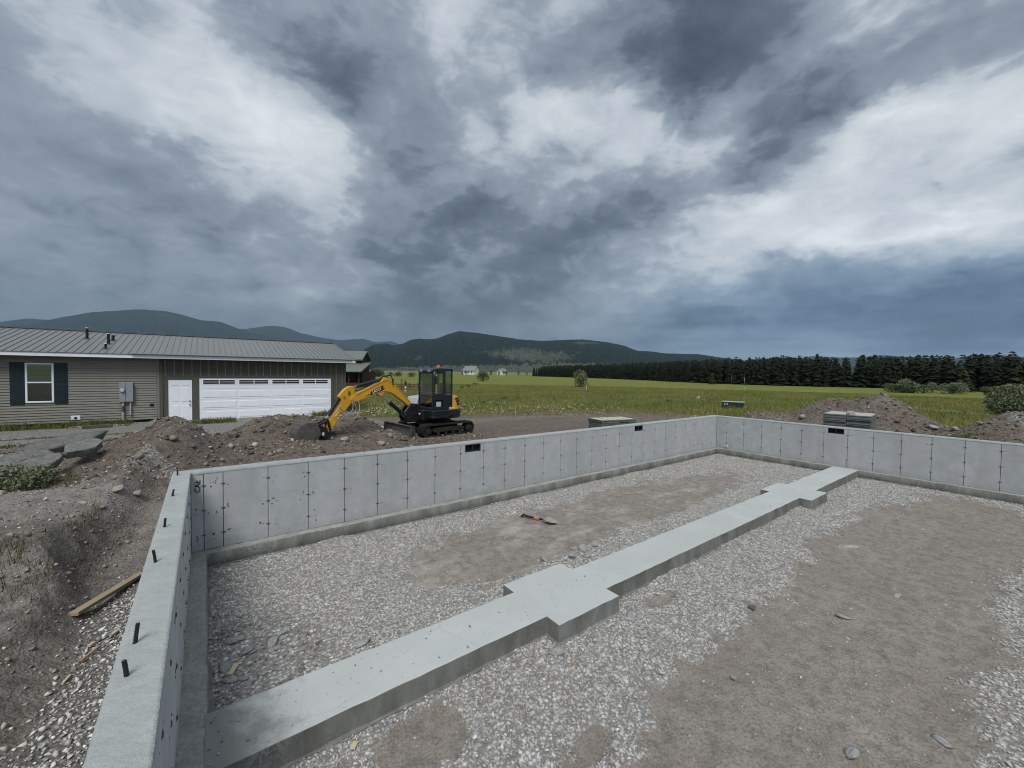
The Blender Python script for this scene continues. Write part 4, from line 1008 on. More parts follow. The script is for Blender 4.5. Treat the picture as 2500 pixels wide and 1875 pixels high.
# dozer blade
bl = G(); bl.prism([(1.66, .10), (1.78, .08), (1.72, .22), (1.70, .36), (1.76, .47), (1.70, .49), (1.64, .40), (1.63, .24)], -.97, .97, 'y')
for y in (-.97, .94): bl.prism([(1.55, .10), (1.80, .08), (1.78, .48), (1.62, .49)], y, y + .03, 'y')
b_ = bl.build('blade', [M_STEELB], ex, bevel=.006)
for y in (-.42, .36): G().prism([(.5, .20), (1.66, .18), (1.66, .34), (.5, .34)], y, y + .07, 'y').build('blade_arm', [M_EBLK], b_)
# upper structure: round tailed deck
def disc_poly(cx, r, s_front, n=16, hw=.93):
    a0 = math.acos(max(-1, min(1, (s_front - cx) / r))) if s_front < cx + r else 0
    out = []
    for t in np.linspace(math.pi * .5 + .25, math.pi * 1.5 - .25, n): out.append((cx + r * math.cos(t), max(-hw, min(hw, r * math.sin(t)))))
    return [(s_front, hw)] + out + [(s_front, -hw)]
G().prism(disc_poly(.12, 1.0, .86), .66, .78, 'z').build('deck', [M_EBLK], ex, bevel=.02)
G().prism(disc_poly(.10, 1.02, .10), .64, .965, 'z').build('counterweight', [M_EBLK], ex, bevel=.03, seg=2)
g = G(); g.box((.0, .35, .76), (.86, .925, .985)); g.build('side_skirt', [M_EBLK], ex, bevel=.03, seg=2)
g = G(); g.box((.02, .915, .90), (.84, .935, .955)); g.build('side_step', [M_ECAB], ex, bevel=.01)
# yellow engine cover, tapering upwards
lo_, hi_ = disc_poly(.09, .985, .085, hw=.915), disc_poly(.10, .90, .06, hw=.85)
n = len(lo_)
V = [(p[0], p[1], .968) for p in lo_] + [(p[0], p[1], 1.45) for p in hi_] + [(.5 * (p[0] + .0) + .0, p[1] * .9, 1.575) for p in hi_]
F = [tuple(range(n - 1, -1, -1))] + [(i, (i + 1) % n, n + (i + 1) % n, n + i) for i in range(n)] + [(n + i, n + (i + 1) % n, 2 * n + (i + 1) % n, 2 * n + i) for i in range(n)] + [tuple(range(2 * n, 3 * n))]
hood = G().add(V, F).build('engine_cover', [M_YEL], ex, bevel=.02, seg=2)
for k, zz in enumerate((1.38, 1.27, 1.165)):
    g = G()
    for t in range(3):
        a = math.radians(112 + 9 * t + 3 * k)
        r_ = 1.0 - .05 * (zz - 1.0)
    r_ = .995 - .16 * (zz - 1.0)
    a0, a1 = math.radians(114 + 3 * k), math.radians(146)
    Vv = []
    for t in np.linspace(a0, a1, 6):
        for zq in (zz - .035, zz + .035):
            for rr_ in (r_ - .03, r_ + .006): Vv.append((.095 + rr_ * math.cos(t), rr_ * math.sin(t), zq))
    Ff = []
    for i in range(5):
        b = i * 4; c = b + 4
        Ff += [(b + 1, c + 1, c + 3, b + 3), (b, b + 2, c + 2, c), (b + 2, b + 3, c + 3, c + 2), (b, c, c + 1, b + 1)]
    Ff += [(0, 1, 3, 2), (20, 22, 23, 21)]
    g.add(Vv, Ff).build('louvre', [M_EBLK], hood)
me = text_mesh('SY50U', .085, .002)
lt = link('lettering', me, hood, M_WLET)
lt.matrix_local = Matrix(((-1, 0, 0, -.06), (0, 0, 1, .922), (0, 1, 0, 1.03), (0, 0, 0, 1)))
G().tube([(-.20, .62, 1.50), (-.24, .60, 1.60), (-.31, .58, 1.67)], .028, 10).build('exhaust', [M_EBLK], hood, smooth=True)
# cab
cab = thing('cab', None, None); cab.parent = ex
if 'kind' in cab: del cab['kind']
S0, S1, YA, YB, ZA, ZB = -.09, .83, -.06, .905, .985, 2.50
pw = .055
g = G()
for (s_, y_, w_) in ((S1 - pw, YB - pw, pw), (S1 - pw, YA, pw), (S0, YB - pw, pw), (S0, YA, pw), (.24, YB - pw, .075)): g.box((s_, y_, ZA), (s_ + w_, y_ + pw, ZB))
g.box((S0, YA, ZA - .02), (S1, YB, ZA + .07))
g.box((S1 - pw, YA + pw, 1.50), (S1 - .008, YB - pw, 1.56)); g.box((S1 - pw, YA + pw, 2.36), (S1, YB - pw, 2.48)); g.box((S1 - pw, YA + pw, ZA + .05), (S1 - .005, YB - pw, 1.09))
g.box((S0, YA + pw, ZA), (S0 + .03, YB - pw, 1.5)); g.box((S0, YA, ZA), (S1, YA + .03, 1.45))
g.build('cab_frame', [M_ECAB], cab, bevel=.014, seg=2)
# rounded roof
Pr = [(S0 - .02, 2.47), (S0 - .02, 2.53), (S0 + .06, 2.555), (.45, 2.56), (.72, 2.545), (.82, 2.51), (.86, 2.45), (.83, 2.43)]
rf = G().prism(Pr, YA - .02, YB + .02, 'y').build('cab_roof', [M_ECAB], cab, bevel=.02, seg=2)
# door with two windows
dr = G(); y_d = YB - .01
for lo2, hi2 in (((.30, 1.02), (.77, 1.09)), ((.30, 1.09), (.37, 2.42)), ((.71, 1.09), (.77, 2.30)), ((.37, 1.36), (.71, 1.60)), ((.37, 2.36), (.71, 2.44))): dr.box((lo2[0], y_d, lo2[1]), (hi2[0], y_d + .022, hi2[1]))
dr.prism([(.77, 2.30), (.71, 2.30), (.64, 2.38), (.68, 2.44)], y_d, y_d + .022, 'y')
do = dr.build('cab_door', [M_ECAB], cab, bevel=.006)
G().box((.37, y_d + .004, 1.60), (.71, y_d + .010, 2.36)).build('door_glass', [M_CABGL], do)
G().box((.37, y_d + .004, 1.09), (.71, y_d + .010, 1.36)).build('lower_door_glass', [M_CABGD], do)
G().box((.62, y_d + .022, 1.47), (.70, y_d + .045, 1.52)).build('door_handle', [M_EBLK], do, bevel=.008)
g = G(); g.box((.44, y_d + .0102, 1.12), (.66, y_d + .0115, 1.30)); g.build('notice', [plain('pale_notice', (.45, .55, .50), .6)], do)
G().box((S1 - .03, YA + pw, 1.56), (S1 - .024, YB - pw, 2.36)).build('windscreen', [M_CABGL], cab)
G().box((S1 - .03, YA + pw, 1.09), (S1 - .024, YB - pw, 1.50)).build('lower_windscreen', [M_CABGD], cab)
G().box((S0 + pw, YB - .03, 1.55), (.24, YB - .024, 2.46)).build('quarter_glass', [M_CABGL], cab)
G().box((S0 + pw, YB - .045, ZA), (.24, YB - .005, 1.55)).build('rear_side_panel', [M_ECAB], cab, bevel=.006)
G().box((S0 + .01, YA + pw, 1.5), (S0 + .016, YB - pw, 2.46)).build('rear_glass', [M_CABGL], cab)
G().box((.1, YA + .01, 1.45), (S1 - pw, YA + .016, 2.4)).build('side_glass', [M_CABGL], cab)
g = G(); g.box((.05, .18, 1.12), (.50, .68, 1.38)); g.prism([(.02, 1.30), (.14, 1.30), (.06, 1.98), (-.03, 1.98)], .20, .66, 'y'); g.build('seat', [M_SEAT], cab, bevel=.04, seg=2)
for y in (.12, .72): G().tube([(.52, y, 1.15), (.56, y, 1.5), (.55, y, 1.62)], [.02, .018, .03], 8).build('joystick', [M_EBLK], cab)
g = G(); g.prism([(.80, 2.42), (.86, 2.42), (.86, 2.50), (.80, 2.50)], .60, .78, 'y'); g.prism([(.80, 2.42), (.86, 2.42), (.86, 2.50), (.80, 2.50)], .06, .24, 'y')
g.build('work_light', [plain('lamp_lens', (.30, .31, .31), .2, .6)], cab, bevel=.01)
g = G(); g.tube([(.24, .42, 2.545), (.24, .42, 2.575)], .065, 14, 1); g.tube([(.24, .42, 2.575), (.24, .42, 2.66), (.24, .42, 2.685)], [.055, .052, .03], 14)
g.build('beacon', [M_ORANGE, M_EBLK], cab, smooth=True)
g = G(); g.tube([(.80, .90, 2.10), (.84, 1.00, 2.12), (.80, 1.05, 2.12)], .012, 8); g.box((.765, .98, 1.96), (.80, 1.12, 2.26)); g.build('mirror', [M_EBLK], cab, bevel=.015, seg=2)
# right hand hood and pedestal
G().prism([(.1, .965), (.75, .965), (.92, 1.12), (.80, 1.42), (.1, 1.50)], -.90, -.12, 'y').build('side_hood', [plain('grey_hood', (.40, .42, .45), .4, .4)], ex, bevel=.05, seg=3)
sp = G(); sp.prism([(.80, .52), (1.50, .56), (1.60, .72), (1.56, .92), (1.30, 1.22), (1.02, 1.20), (.80, .98)], -.19, -.10, 'y'); sp.prism([(.80, .52), (1.50, .56), (1.60, .72), (1.56, .92), (1.30, 1.22), (1.02, 1.20), (.80, .98)], .10, .19, 'y')
sp.box((.80, -.10, .54), (1.10, .10, .98)); sp.tube([(1.17, -.22, 1.10), (1.17, .22, 1.10)], .055, 14); sp.tube([(1.50, -.22, .80), (1.50, .22, .80)], .05, 14)
sp.build('swing_post', [M_EBLK], ex, bevel=.01)
G().box((.80, -.35, .60), (1.0, .50, .97)).build('front_deck', [M_EBLK], ex, bevel=.02)
G().box((.99, .26, .80), (1.005, .36, .86)).build('front_plate', [M_WLET], ex)
# boom
Pb = [(3.56, 1.44), (3.50, 1.56), (3.36, 1.645), (2.90, 1.85), (2.50, 2.04), (2.30, 2.115), (2.16, 2.105), (2.00, 2.01), (1.60, 1.58), (1.25, 1.26), (1.10, 1.17), (1.06, 1.06), (1.16, 1.0), (1.28, 1.06), (1.60, 1.33), (1.93, 1.57), (2.10, 1.66), (2.28, 1.695), (2.45, 1.685), (2.66, 1.61), (3.32, 1.385), (3.48, 1.345)]
bo = G().prism(Pb, -.115, .115, 'y').build('boom', [M_YEL], ex, bevel=.014, seg=2)
# flange lips along the top edge of the boom
for yy in (-.128, .112):
    P1 = [(3.40, 1.63), (2.90, 1.855), (2.50, 2.045), (2.29, 2.125), (2.15, 2.115), (1.98, 2.01), (1.60, 1.59), (1.30, 1.31)]
    P2 = [(p[0] - .0, p[1] - .035) for p in reversed(P1)]
    G().prism(P1 + P2, yy, yy + .016, 'y').build('boom_flange', [M_YEL], bo)
g = G(); g.prism([(2.52, 2.0), (2.36, 2.20), (2.26, 2.20), (2.16, 2.07)], -.10, -.06, 'y'); g.prism([(2.52, 2.0), (2.36, 2.20), (2.26, 2.20), (2.16, 2.07)], .06, .10, 'y'); g.build('boom_bracket', [M_YEL], bo, bevel=.005)
g = G(); g.prism([(2.32, 1.70), (2.40, 1.55), (2.52, 1.55), (2.62, 1.66)], -.10, -.05, 'y'); g.prism([(2.32, 1.70), (2.40, 1.55), (2.52, 1.55), (2.62, 1.66)], .05, .10, 'y'); g.build('cylinder_bracket', [M_YEL], bo, bevel=.005)
# name badge on the boom flank
ang = math.atan2(1.80 - 1.62, 2.40 - 2.88)
bd = G().prism([(2.90, 1.56), (2.36, 1.755), (2.40, 1.91), (2.83, 1.725)], .1152, .1175, 'y')
bd.prism([(2.345, 1.76), (2.325, 1.768), (2.365, 1.925), (2.385, 1.917)], .1152, .1175, 'y', 1)
for k in range(3): bd.prism([(2.93 + .05 * k, 1.57 - .018 * k), (2.96 + .05 * k, 1.56 - .018 * k), (2.945 + .05 * k, 1.62 - .03 * k), (2.915 + .05 * k, 1.63 - .03 * k)], .1152, .1175, 'y')
bo2 = bd.build('badge', [M_EBLK, plain('badge_red_edge', (.30, .04, .02), .5)], bo)
me = text_mesh('SANY', .155, .0015)
lt = link('lettering', me, bo2, M_WLET)
th = math.atan2(.0 + (1.565 - 1.755), -(2.36 - 2.90)); th = math.atan2(1.755 - 1.56, .54)
ux = Vector((-math.cos(th), 0, math.sin(th))); uz = Vector((.18 * 0 + math.sin(th), 0, math.cos(th))); un = Vector((0, 1, 0))
lt.matrix_local = Matrix(((ux.x, uz.x, 0, 2.625), (0, 0, 1, .1195), (ux.z, uz.z, 0, 1.735), (0, 0, 0, 1)))
# stick
Ps = [(3.42, 1.90), (3.50, 1.905), (3.60, 1.89), (3.70, 1.835), (3.80, 1.75), (3.90, 1.63), (3.95, 1.56), (3.90, 1.48), (3.85, 1.44), (3.90, 1.28), (4.05, 1.06), (4.24, .80), (4.30, .55), (4.28, .42), (4.22, .40), (4.02, .72), (3.80, 1.0), (3.62, 1.22), (3.50, 1.36), (3.44, 1.45), (3.41, 1.60)]
st = G().prism(Ps, -.095, .095, 'y').build('stick', [M_YEL], ex, bevel=.012, seg=2)
G().prism([(3.60 + .05 * math.cos(t), 1.66 + .085 * math.sin(t)) for t in np.linspace(0, 2 * math.pi, 14)[:-1]], .0945, .0975, 'y').build('stick_hole', [plain('stick_hole_shade', (.16, .10, .04), .8)], st)
for (s_, z_) in ((3.78, 1.56), (3.46, 1.42), (4.24, .50)):
    G().tube([(s_, -.125, z_), (s_, .125, z_)], .042, 14).build('pivot_pin', [M_YDK if z_ > 1 else M_EBLK], st)
G().prism([(4.14, .62), (4.06, .74), (4.11, .78), (4.19, .66)], .0955, .0975, 'y').build('warning_label', [plain('yellow_label', (.65, .45, .02), .6)], st)
# hydraulic cylinders
def cyl_part(nm, a, b, split, r, rr, y=0.0, parent=ex):
    a = Vector((a[0], y, a[1])); b = Vector((b[0], y, b[1])); m_ = a.lerp(b, split)
    t = G(); t.tube([m_, b], r, 14); t.tube([m_, m_ + (m_ - b).normalized() * .03], r * 1.12, 14)
    o = t.build(nm, [M_EBLK], parent, smooth=True)
    G().tube([a, m_], rr, 12).build('cylinder_rod', [M_CHROME], o, smooth=True)
    e = G()
    for p in (a, b): e.tube([p + Vector((0, -.06, 0)), p + Vector((0, .06, 0))], r * .9, 12)
    e.build('cylinder_eye', [M_EBLK], o, smooth=True)
    return o
cyl_part('stick_cylinder', (3.44, 1.86), (2.42, 2.12), .14, .062, .035)
cyl_part('bucket_cylinder', (4.34, .82), (3.86, 1.58), .20, .058, .035, .0)
cyl_part('boom_cylinder', (2.46, 1.61), (1.50, .80), .42, .075, .042)
# linkage and coupler
g = G()
for y in (-.15, .11): g.prism([(4.36, .88), (4.30, .84), (4.22, .58), (4.30, .54)], y, y + .04, 'y'); g.prism([(4.34, .86), (4.40, .80), (4.66, .68), (4.62, .60), (4.36, .76)], y, y + .04, 'y')
g.build('bucket_link', [M_EBLK], ex, bevel=.006)
qc = G()
for y in (-.15, .10): qc.prism([(4.18, .46), (4.30, .44), (4.46, .62), (4.68, .72), (4.72, .62), (4.60, .40), (4.48, .24), (4.34, .22), (4.20, .34)], y, y + .05, 'y')
qc.box((4.34, -.10, .34), (4.62, .10, .58)); qco = qc.build('quick_coupler', [M_EBLK], ex, bevel=.012)
G().box((4.44, .151, .33), (4.50, .156, .43)).build('coupler_tag', [M_WLET], qco)
# bucket
outer = [(4.70, .74), (4.80, .79), (4.95, .805), (5.10, .77), (5.22, .68), (5.31, .54), (5.35, .38), (5.33, .22), (5.26, .08), (5.14, -.03)]
inner = [(4.72, .70), (4.81, .745), (4.94, .76), (5.08, .725), (5.185, .65), (5.265, .52), (5.30, .38), (5.285, .24), (5.22, .12), (5.12, .0)]
bk = G()
n = len(outer)
V = []
for y in (-.31, .31): V += [(p[0], y, p[1]) for p in outer] + [(p[0], y, p[1]) for p in inner]
F = []
for i in range(n - 1):
    F += [(i, i + 1, 2 * n + i + 1, 2 * n + i), (n + i + 1, n + i, 3 * n + i, 3 * n + i + 1), (i + 1, i, n + i, n + i + 1), (2 * n + i, 2 * n + i + 1, 3 * n + i + 1, 3 * n + i)]
F += [(0, 2 * n, 3 * n, n), (n - 1, 2 * n - 1, 4 * n - 1, 3 * n - 1)]
bk.add(V, F)
bko = bk.build('bucket', [M_STEELD], ex, smooth=True, bevel=.006)
for y in (-.325, .307):
    sd = G().prism(outer + [(5.0, .02), (4.72, .26), (4.60, .42)], y, y + .018, 'y').build('side_plate', [M_STEELD], bko, bevel=.004)
    G().prism([(5.14, -.05), (5.0, .0), (4.72, .24), (4.58, .42), (4.66, .50), (4.80, .34), (5.06, .13), (5.2, .03)], y - .004, y + .022, 'y').build('side_cutter', [M_STEELB], sd)
for i in range(2, n - 1):
    a, b = Vector((outer[i][0], 0, outer[i][1])), Vector((outer[i + 1][0], 0, outer[i + 1][1])); c = a.lerp(b, .5); d_ = (b - a).normalized(); nn = Vector((d_.z, 0, -d_.x))
    if nn.dot(c - Vector((4.95, 0, .4))) < 0: nn = -nn
    P4 = [c - d_ * .025 - nn * .002, c + d_ * .025 - nn * .002, c + d_ * .02 + nn * .016, c - d_ * .02 + nn * .016]
    G().prism([(q.x, q.z) for q in P4], -.305, .305, 'y').build('wear_strip', [M_STEELD], bko, bevel=.003)
for y in (-.25, -.12, 0, .12, .25): G().prism([(5.12, .02), (5.22, -.04), (5.08, -.20), (5.05, -.18)], y - .03, y + .03, 'y').build('tooth', [M_STEELB], bko)
# hoses
g = G()
def hose(P, r=.013, m_=0, n_=14):
    P = [Vector(p) for p in P]; pts = []
    for i in range(len(P) - 1):
        p0, p1, p2, p3 = P[max(i - 1, 0)], P[i], P[i + 1], P[min(i + 2, len(P) - 1)]
        for q in range(n_ // 2):
            t = q / (n_ // 2)
            pts.append(.5 * ((2 * p1) + (-p0 + p2) * t + (2 * p0 - 5 * p1 + 4 * p2 - p3) * t * t + (-p0 + 3 * p1 - 3 * p2 + p3) * t ** 3))
    pts.append(P[-1]); g.tube(pts, r, 7, m_)
hose([(3.53, .135, 1.46), (3.50, .16, 1.20), (3.60, .16, 1.02), (3.80, .14, 1.10), (3.94, .11, 1.26)])
hose([(3.50, .14, 1.46), (3.40, .17, 1.18), (3.48, .17, .98), (3.68, .15, .98), (3.93, .115, 1.08), (3.97, .11, 1.03)])
hose([(3.30, .13, 1.44), (3.28, .17, 1.10), (3.42, .17, .84), (3.66, .15, .84), (3.90, .12, .93)])
g.build('hose', [M_HOSE], st, smooth=True)
g = G(); hose([(2.36, .06, 2.16), (2.20, .06, 2.27), (2.06, .09, 2.24), (2.02, .125, 2.06), (2.0, .125, 1.92)], .022); hose([(2.40, -.05, 2.17), (2.24, -.05, 2.25), (2.12, -.05, 2.2)], .022)
hose([(1.62, .12, 1.05), (1.68, .2, .80), (1.58, .2, .68), (1.46, .16, .66)], .018)
hose([(3.42, .0, 1.72), (3.1, .0, 1.80), (2.7, .05, 2.0), (2.46, .06, 2.10)], .016)
g.build('hose', [M_EBLK], bo, smooth=True)
g = G()
for (s_, z_) in ((3.97, 1.03), (4.02, .97), (4.06, .93), (3.92, .94), (3.98, .86), (4.0, .84)): g.tube([(s_, .095, z_), (s_, .13, z_)], .028, 8)
g.build('hose_fitting', [plain('pale_fitting', (.62, .58, .48), .4)], st)

# ------------------------------------------------------------------ mountains and hills
def mk_mountain():
    t = material('forested_mountain', 1.0, .0)
    m = t.n('ShaderNodeSeparateColor', {0: attr(t, 'Mask')})
    a = t.noise(t.pos, .004, 6, .6); b = t.noise(t.pos, .022, 5, .65); f = t.noise(t.pos, .09, 3, .6)
    c = t.mix(t.ramp(b, [(.35, 0.0), (.65, 1.0)]), (.010, .018, .016), (.022, .034, .026))
    open_ = t.m('ADD', m.outputs[0], t.m('ADD', t.m('MULTIPLY', t.m('SUBTRACT', b, .5), 1.3), t.m('MULTIPLY', t.m('SUBTRACT', a, .5), .7)))
    meadow = t.mix(t.ramp(a, [(.4, 0.0), (.6, 1.0)]), (.080, .100, .060), (.115, .120, .090))
    c = t.mix(t.ramp(open_, [(.42, 0.0), (.60, .95)]), c, meadow)
    c = t.mix(t.m('MULTIPLY', t.ramp(f, [(.50, 0.0), (.56, .95)]), t.ramp(m.outputs[0], [(.1, 1.0), (1.0, .8)])), c, (.010, .018, .016))
    return t.out(c, t.bump(t.m('ADD', b, f), .6, 22.0))
M_MTN = mk_mountain()
def mountain(name, prof, D, foot, seed, mask_fn=None, na=420, nr=46, gully=.12):
    az = np.linspace(prof[0][0], prof[-1][0], na)
    el = np.interp(az, [p[0] for p in prof], [p[1] for p in prof])
    k = np.array([.25, .5, .25])
    for _ in range(2): el[1:-1] = np.convolve(el, k, 'valid')
    tt = np.concatenate([np.linspace(0, 1, nr), 1 + np.linspace(.06, .6, 8)])
    A, T = np.meshgrid(np.radians(az), tt, indexing='ij')
    E = np.repeat(np.tan(np.radians(el))[:, None], len(tt), 1)
    r = D * (foot + (1 - foot) * T)
    shape = np.where(T <= 1, np.clip(T, 0, 1) ** 1.25, np.clip(1.6 - T, 0, 1) / .6)
    n = fbm(np.degrees(A) * .55 + seed, T * 2.2 + seed, 5, .55, ridged=True); n2 = fbm(np.degrees(A) * 3.2 + seed, T * 7, 4, .55)
    env = np.clip(T, 0, 1) * np.clip(1.02 - T, 0, 1) * 4
    tops = .0045 * np.abs(fbm(np.degrees(A) * 14, T * 3 + seed, 3, .7)) * (T > .9)
    z = CAM.z + D * (E * shape + E * env * (gully * n + .05 * n2) + E * tops * 3) - 6
    x = CAM.x + r * np.sin(A); y = CAM.y + r * np.cos(A)
    i = np.arange(na - 1)[:, None] * len(tt) + np.arange(len(tt) - 1)[None]
    F = np.stack([i, i + len(tt), i + len(tt) + 1, i + 1], -1).reshape(-1, 4)
    op = mask_fn(np.degrees(A), T, n2) if mask_fn else T * 0
    me = np_mesh(name, np.stack([x, y, z], -1).reshape(-1, 3), F, {'Mask': np.clip(op, 0, 1).reshape(-1)})
    return tag(link(name, me, None, M_MTN, smooth=True), kind='structure')
PA = [(-60, 2.0), (-40, 2.6), (-24, 2.4), (-16.96, 2.97), (-14.43, 3.35), (-12.69, 3.67), (-10.89, 4.49), (-8.76, 5.23), (-7.12, 5.55), (-5.42, 5.89), (-3.22, 5.92), (-1.69, 5.63), (-.34, 5.22), (1.48, 5.24), (2.52, 4.81), (3.86, 4.29), (7.16, 3.76), (9.64, 3.43), (14.3, 3.01), (17.61, 1.67), (20.75, .4)]
PB = [(-30, 3.0), (-17.54, 3.18), (-14.42, 3.71), (-12.94, 4.19), (-11.75, 4.21), (-6.63, 4.52), (.76, 4.49), (3.86, 4.58), (6.35, 5.18), (7.99, 5.05), (9.64, 4.44), (11.9, 4.0), (14.3, 3.74), (15.44, 3.95), (17.1, 4.07), (18.27, 3.69), (20.62, 3.88), (21.42, 3.58), (25.06, 2.51), (28.42, .6)]
PC = [(12.0, .1), (12.66, .49), (15.09, 1.6), (16.54, 2.34), (18.07, 3.41), (19.83, 3.64), (20.84, 3.4), (22.06, 3.71), (23.03, 4.24), (24.06, 4.44), (24.99, 4.36), (26.54, 4.51), (27.82, 5.05), (29.5, 5.61), (31.43, 5.49), (34.69, 5.1), (37.92, 4.64), (41.19, 4.45), (44.99, 4.64), (46.67, 4.7), (50.05, 4.3), (52.27, 3.85), (54.09, 3.13), (55.66, 3.08), (57.6, 2.8), (61.53, 2.68), (64.15, 2.25), (68.07, 1.59), (72.13, .6)]
PD = [(63, .3), (65.92, 1.29), (71.32, 1.97), (73.6, 2.32), (75.41, 2.12), (77.47, 2.09), (79.4, 2.32), (81.24, 2.04), (83.51, 1.85), (85.6, 2.12), (87.06, 2.17), (88.9, 1.91), (92.53, 1.58), (100, 2.2), (112, 1.8), (125, .3)]
mountain('far_mountain', PB, 9300, .72, 3.1, None, 300, 30)
mountain('left_mountain', PA, 7600, .70, 8.7, lambda a, t, n: .30 * sst(-9, -4, a) * sst(2, -2, a) * sst(.55, .8, t) + .3 * sst(.25, .1, t))
def open_c(a, t, n):
    o = .85 * np.exp(-((a - 39.5) / 7.5) ** 2 - ((t - .42 + .008 * (a - 40)) / .20) ** 2) + .7 * np.exp(-((a - 47) / 3.2) ** 2 - ((t - .86) / .07) ** 2)
    o = o + .95 * sst(.24, .12, t + .004 * (40 - a)) + .45 * np.exp(-((a - 24.0) / 3.0) ** 2 - ((t - .36) / .10) ** 2)
    return o + .25 * n
mountain('mid_mountain', PC, 3300, .50, 5.5, open_c, 620, 60, .10)
mountain('low_hills', PD, 8600, .8, 6.4, None, 220, 24)

# ------------------------------------------------------------------ foliage
def mk_leaf(name, c0, c1, rough=.7, trans=.25):
    t = material(name, rough, .2)
    oi = t.rand; pr = t.noise(t.pos, 1.3, 3)
    c = t.mix(t.ramp(pr, [(.35, 0.0), (.65, 1.0)]), c0, c1)
    c = t.mix(t.m('MULTIPLY', oi, .45), c, tuple(x * .62 for x in c0))
    return t.out(c)
M_NEEDLE = mk_leaf('pine_needles', (.010, .016, .0075), (.018, .026, .011))
M_NEEDLE2 = mk_leaf('young_pine_needles', (.030, .040, .014), (.042, .052, .020))
M_BARK = mk_wood('pine_bark', (.05, .042, .036), (.085, .075, .065))
M_DEADB = mk_wood('bleached_dead_wood', (.13, .125, .115), (.20, .19, .175))
M_WILLOW = mk_leaf('willow_leaves', (.13, .155, .085), (.21, .235, .145))
M_SHRUB = mk_leaf('dark_shrub_leaves', (.055, .080, .028), (.090, .120, .048))
M_SAGE = mk_leaf('sagebrush_leaves', (.10, .115, .085), (.16, .172, .135))
M_WEED = mk_leaf('weed_leaves', (.085, .105, .035), (.135, .150, .060))
def conifer_mesh(seed, h=8.0, lean=1.0, full=1.0, light=False):
    rg = np.random.default_rng(seed); V = []; F = []
    nl = 15 if light else 26
    z0 = h * rg.uniform(.02, .07)
    for k in range(nl):
        q = (k + rg.uniform(-.3, .3)) / nl
        z = z0 + (h - z0) * q
        rad = full * h * .20 * (1 - max(q, 0)) ** .54 * rg.uniform(.78, 1.2) + .16
        nb = 6 if light else 11
        for b in range(nb):
            a = rg.uniform(0, 2 * math.pi); L = rad * rg.uniform(.55, 1.15); dz = -L * rg.uniform(.05, .45) + .1
            c, s = math.cos(a), math.sin(a); wd = L * rg.uniform(.28, .48)
            up = rg.uniform(.12, .42)
            i = len(V)
            V += [(0, 0, z + up * .6), (c * L * .6 - s * wd, s * L * .6 + c * wd, z + dz * .4 + rg.uniform(-.1, .1)), (c * L, s * L, z + dz), (c * L * .6 + s * wd, s * L * .6 - c * wd, z + dz * .4 + rg.uniform(-.1, .1)), (c * L * .55, s * L * .55, z + dz * .3 + up)]
            F += [(i, i + 1, i + 4), (i + 1, i + 2, i + 4), (i + 2, i + 3, i + 4), (i + 3, i, i + 4)]
    i = len(V); V += [(.12, 0, h - .5), (-.08, .1, h - .5), (-.05, -.1, h - .5), (0, 0, h + .05)]; F += [(i, i + 1, i + 3), (i + 1, i + 2, i + 3), (i + 2, i, i + 3)]
    return np.array(V), np.array(F)
def trunk_mesh(h, r): return G().tube([(0, 0, -.2), (.03, .02, h * .4), (0, 0, h * .97)], [r, r * .7, r * .15], 7).mesh('trunk')
crowns = []
for s in range(7):
    V, F = conifer_mesh(20 + s, 8.0, 1, [1.0, 1.15, .9, 1.3, 1.05, .85, 1.2][s])
    crowns.append(np_mesh('crown', V, F))
trunk = trunk_mesh(8.0, .13)
def place_tree(x, y, h, me, label, group, mat=M_NEEDLE, wide=1.0, nm='conifer_tree', cat='tree'):
    t = thing(nm, label, cat, (x, y, float(H(np.array([x]), np.array([y]))[0]) - .05), rnd.uniform(0, 6.28), group)
    c = link('crown', me, t, mat); k = link('trunk', trunk, t, M_BARK)
    t.scale = (h / 8 * wide, h / 8 * wide, h / 8)
    return t
EDGE = [(172, 196), (168, 186), (155.3, 117.2), (122.6, 59), (119.4, 35.1), (128, 20.9), (128, 6.9), (122, -4.7), (116, -24), (112, -46)]
el_ = [0.0]
for a, b in zip(EDGE, EDGE[1:]): el_.append(el_[-1] + math.dist(a, b))
def edge_pt(s, off):
    x = np.interp(s, el_, [p[0] for p in EDGE]); y = np.interp(s, el_, [p[1] for p in EDGE])
    x2 = np.interp(s + 1, el_, [p[0] for p in EDGE]); y2 = np.interp(s + 1, el_, [p[1] for p in EDGE])
    d = Vector((x2 - x, y2 - y, 0)); d = d.normalized() if d.length > 1e-6 else Vector((0, -1, 0))
    return x - d.y * off, y + d.x * off
cnt = 0
for row, (off, step) in enumerate(((0, 2.1), (2.6, 2.2))):
    s = rnd.uniform(0, 1)
    while s < el_[-1] - 1 and cnt < 292:
        x, y = edge_pt(s, off + rnd.uniform(-.9, .9))
        dist = math.hypot(x - CAM.x, y - CAM.y)
        h = rnd.choice((rnd.uniform(5.2, 6.6), rnd.uniform(6.4, 7.4), rnd.uniform(6.6, 7.6))) * np.interp(s, [0, 60, 150, 230, 300], [.88, .95, 1.0, 1.06, 1.12]) + row * .35
        if rnd.random() < .06: h *= 1.10
        if rnd.random() < .10 and row == 0: h *= .66
        place_tree(x, y, h, crowns[rnd.randrange(7)], 'dark conifer standing in the dense front of the forest edge', 'dark conifers along the forest edge', M_NEEDLE, rnd.uniform(.8, 1.15))
        cnt += 1; s += step * rnd.uniform(.7, 1.3) * (1.0 if dist < 160 else 1.5)
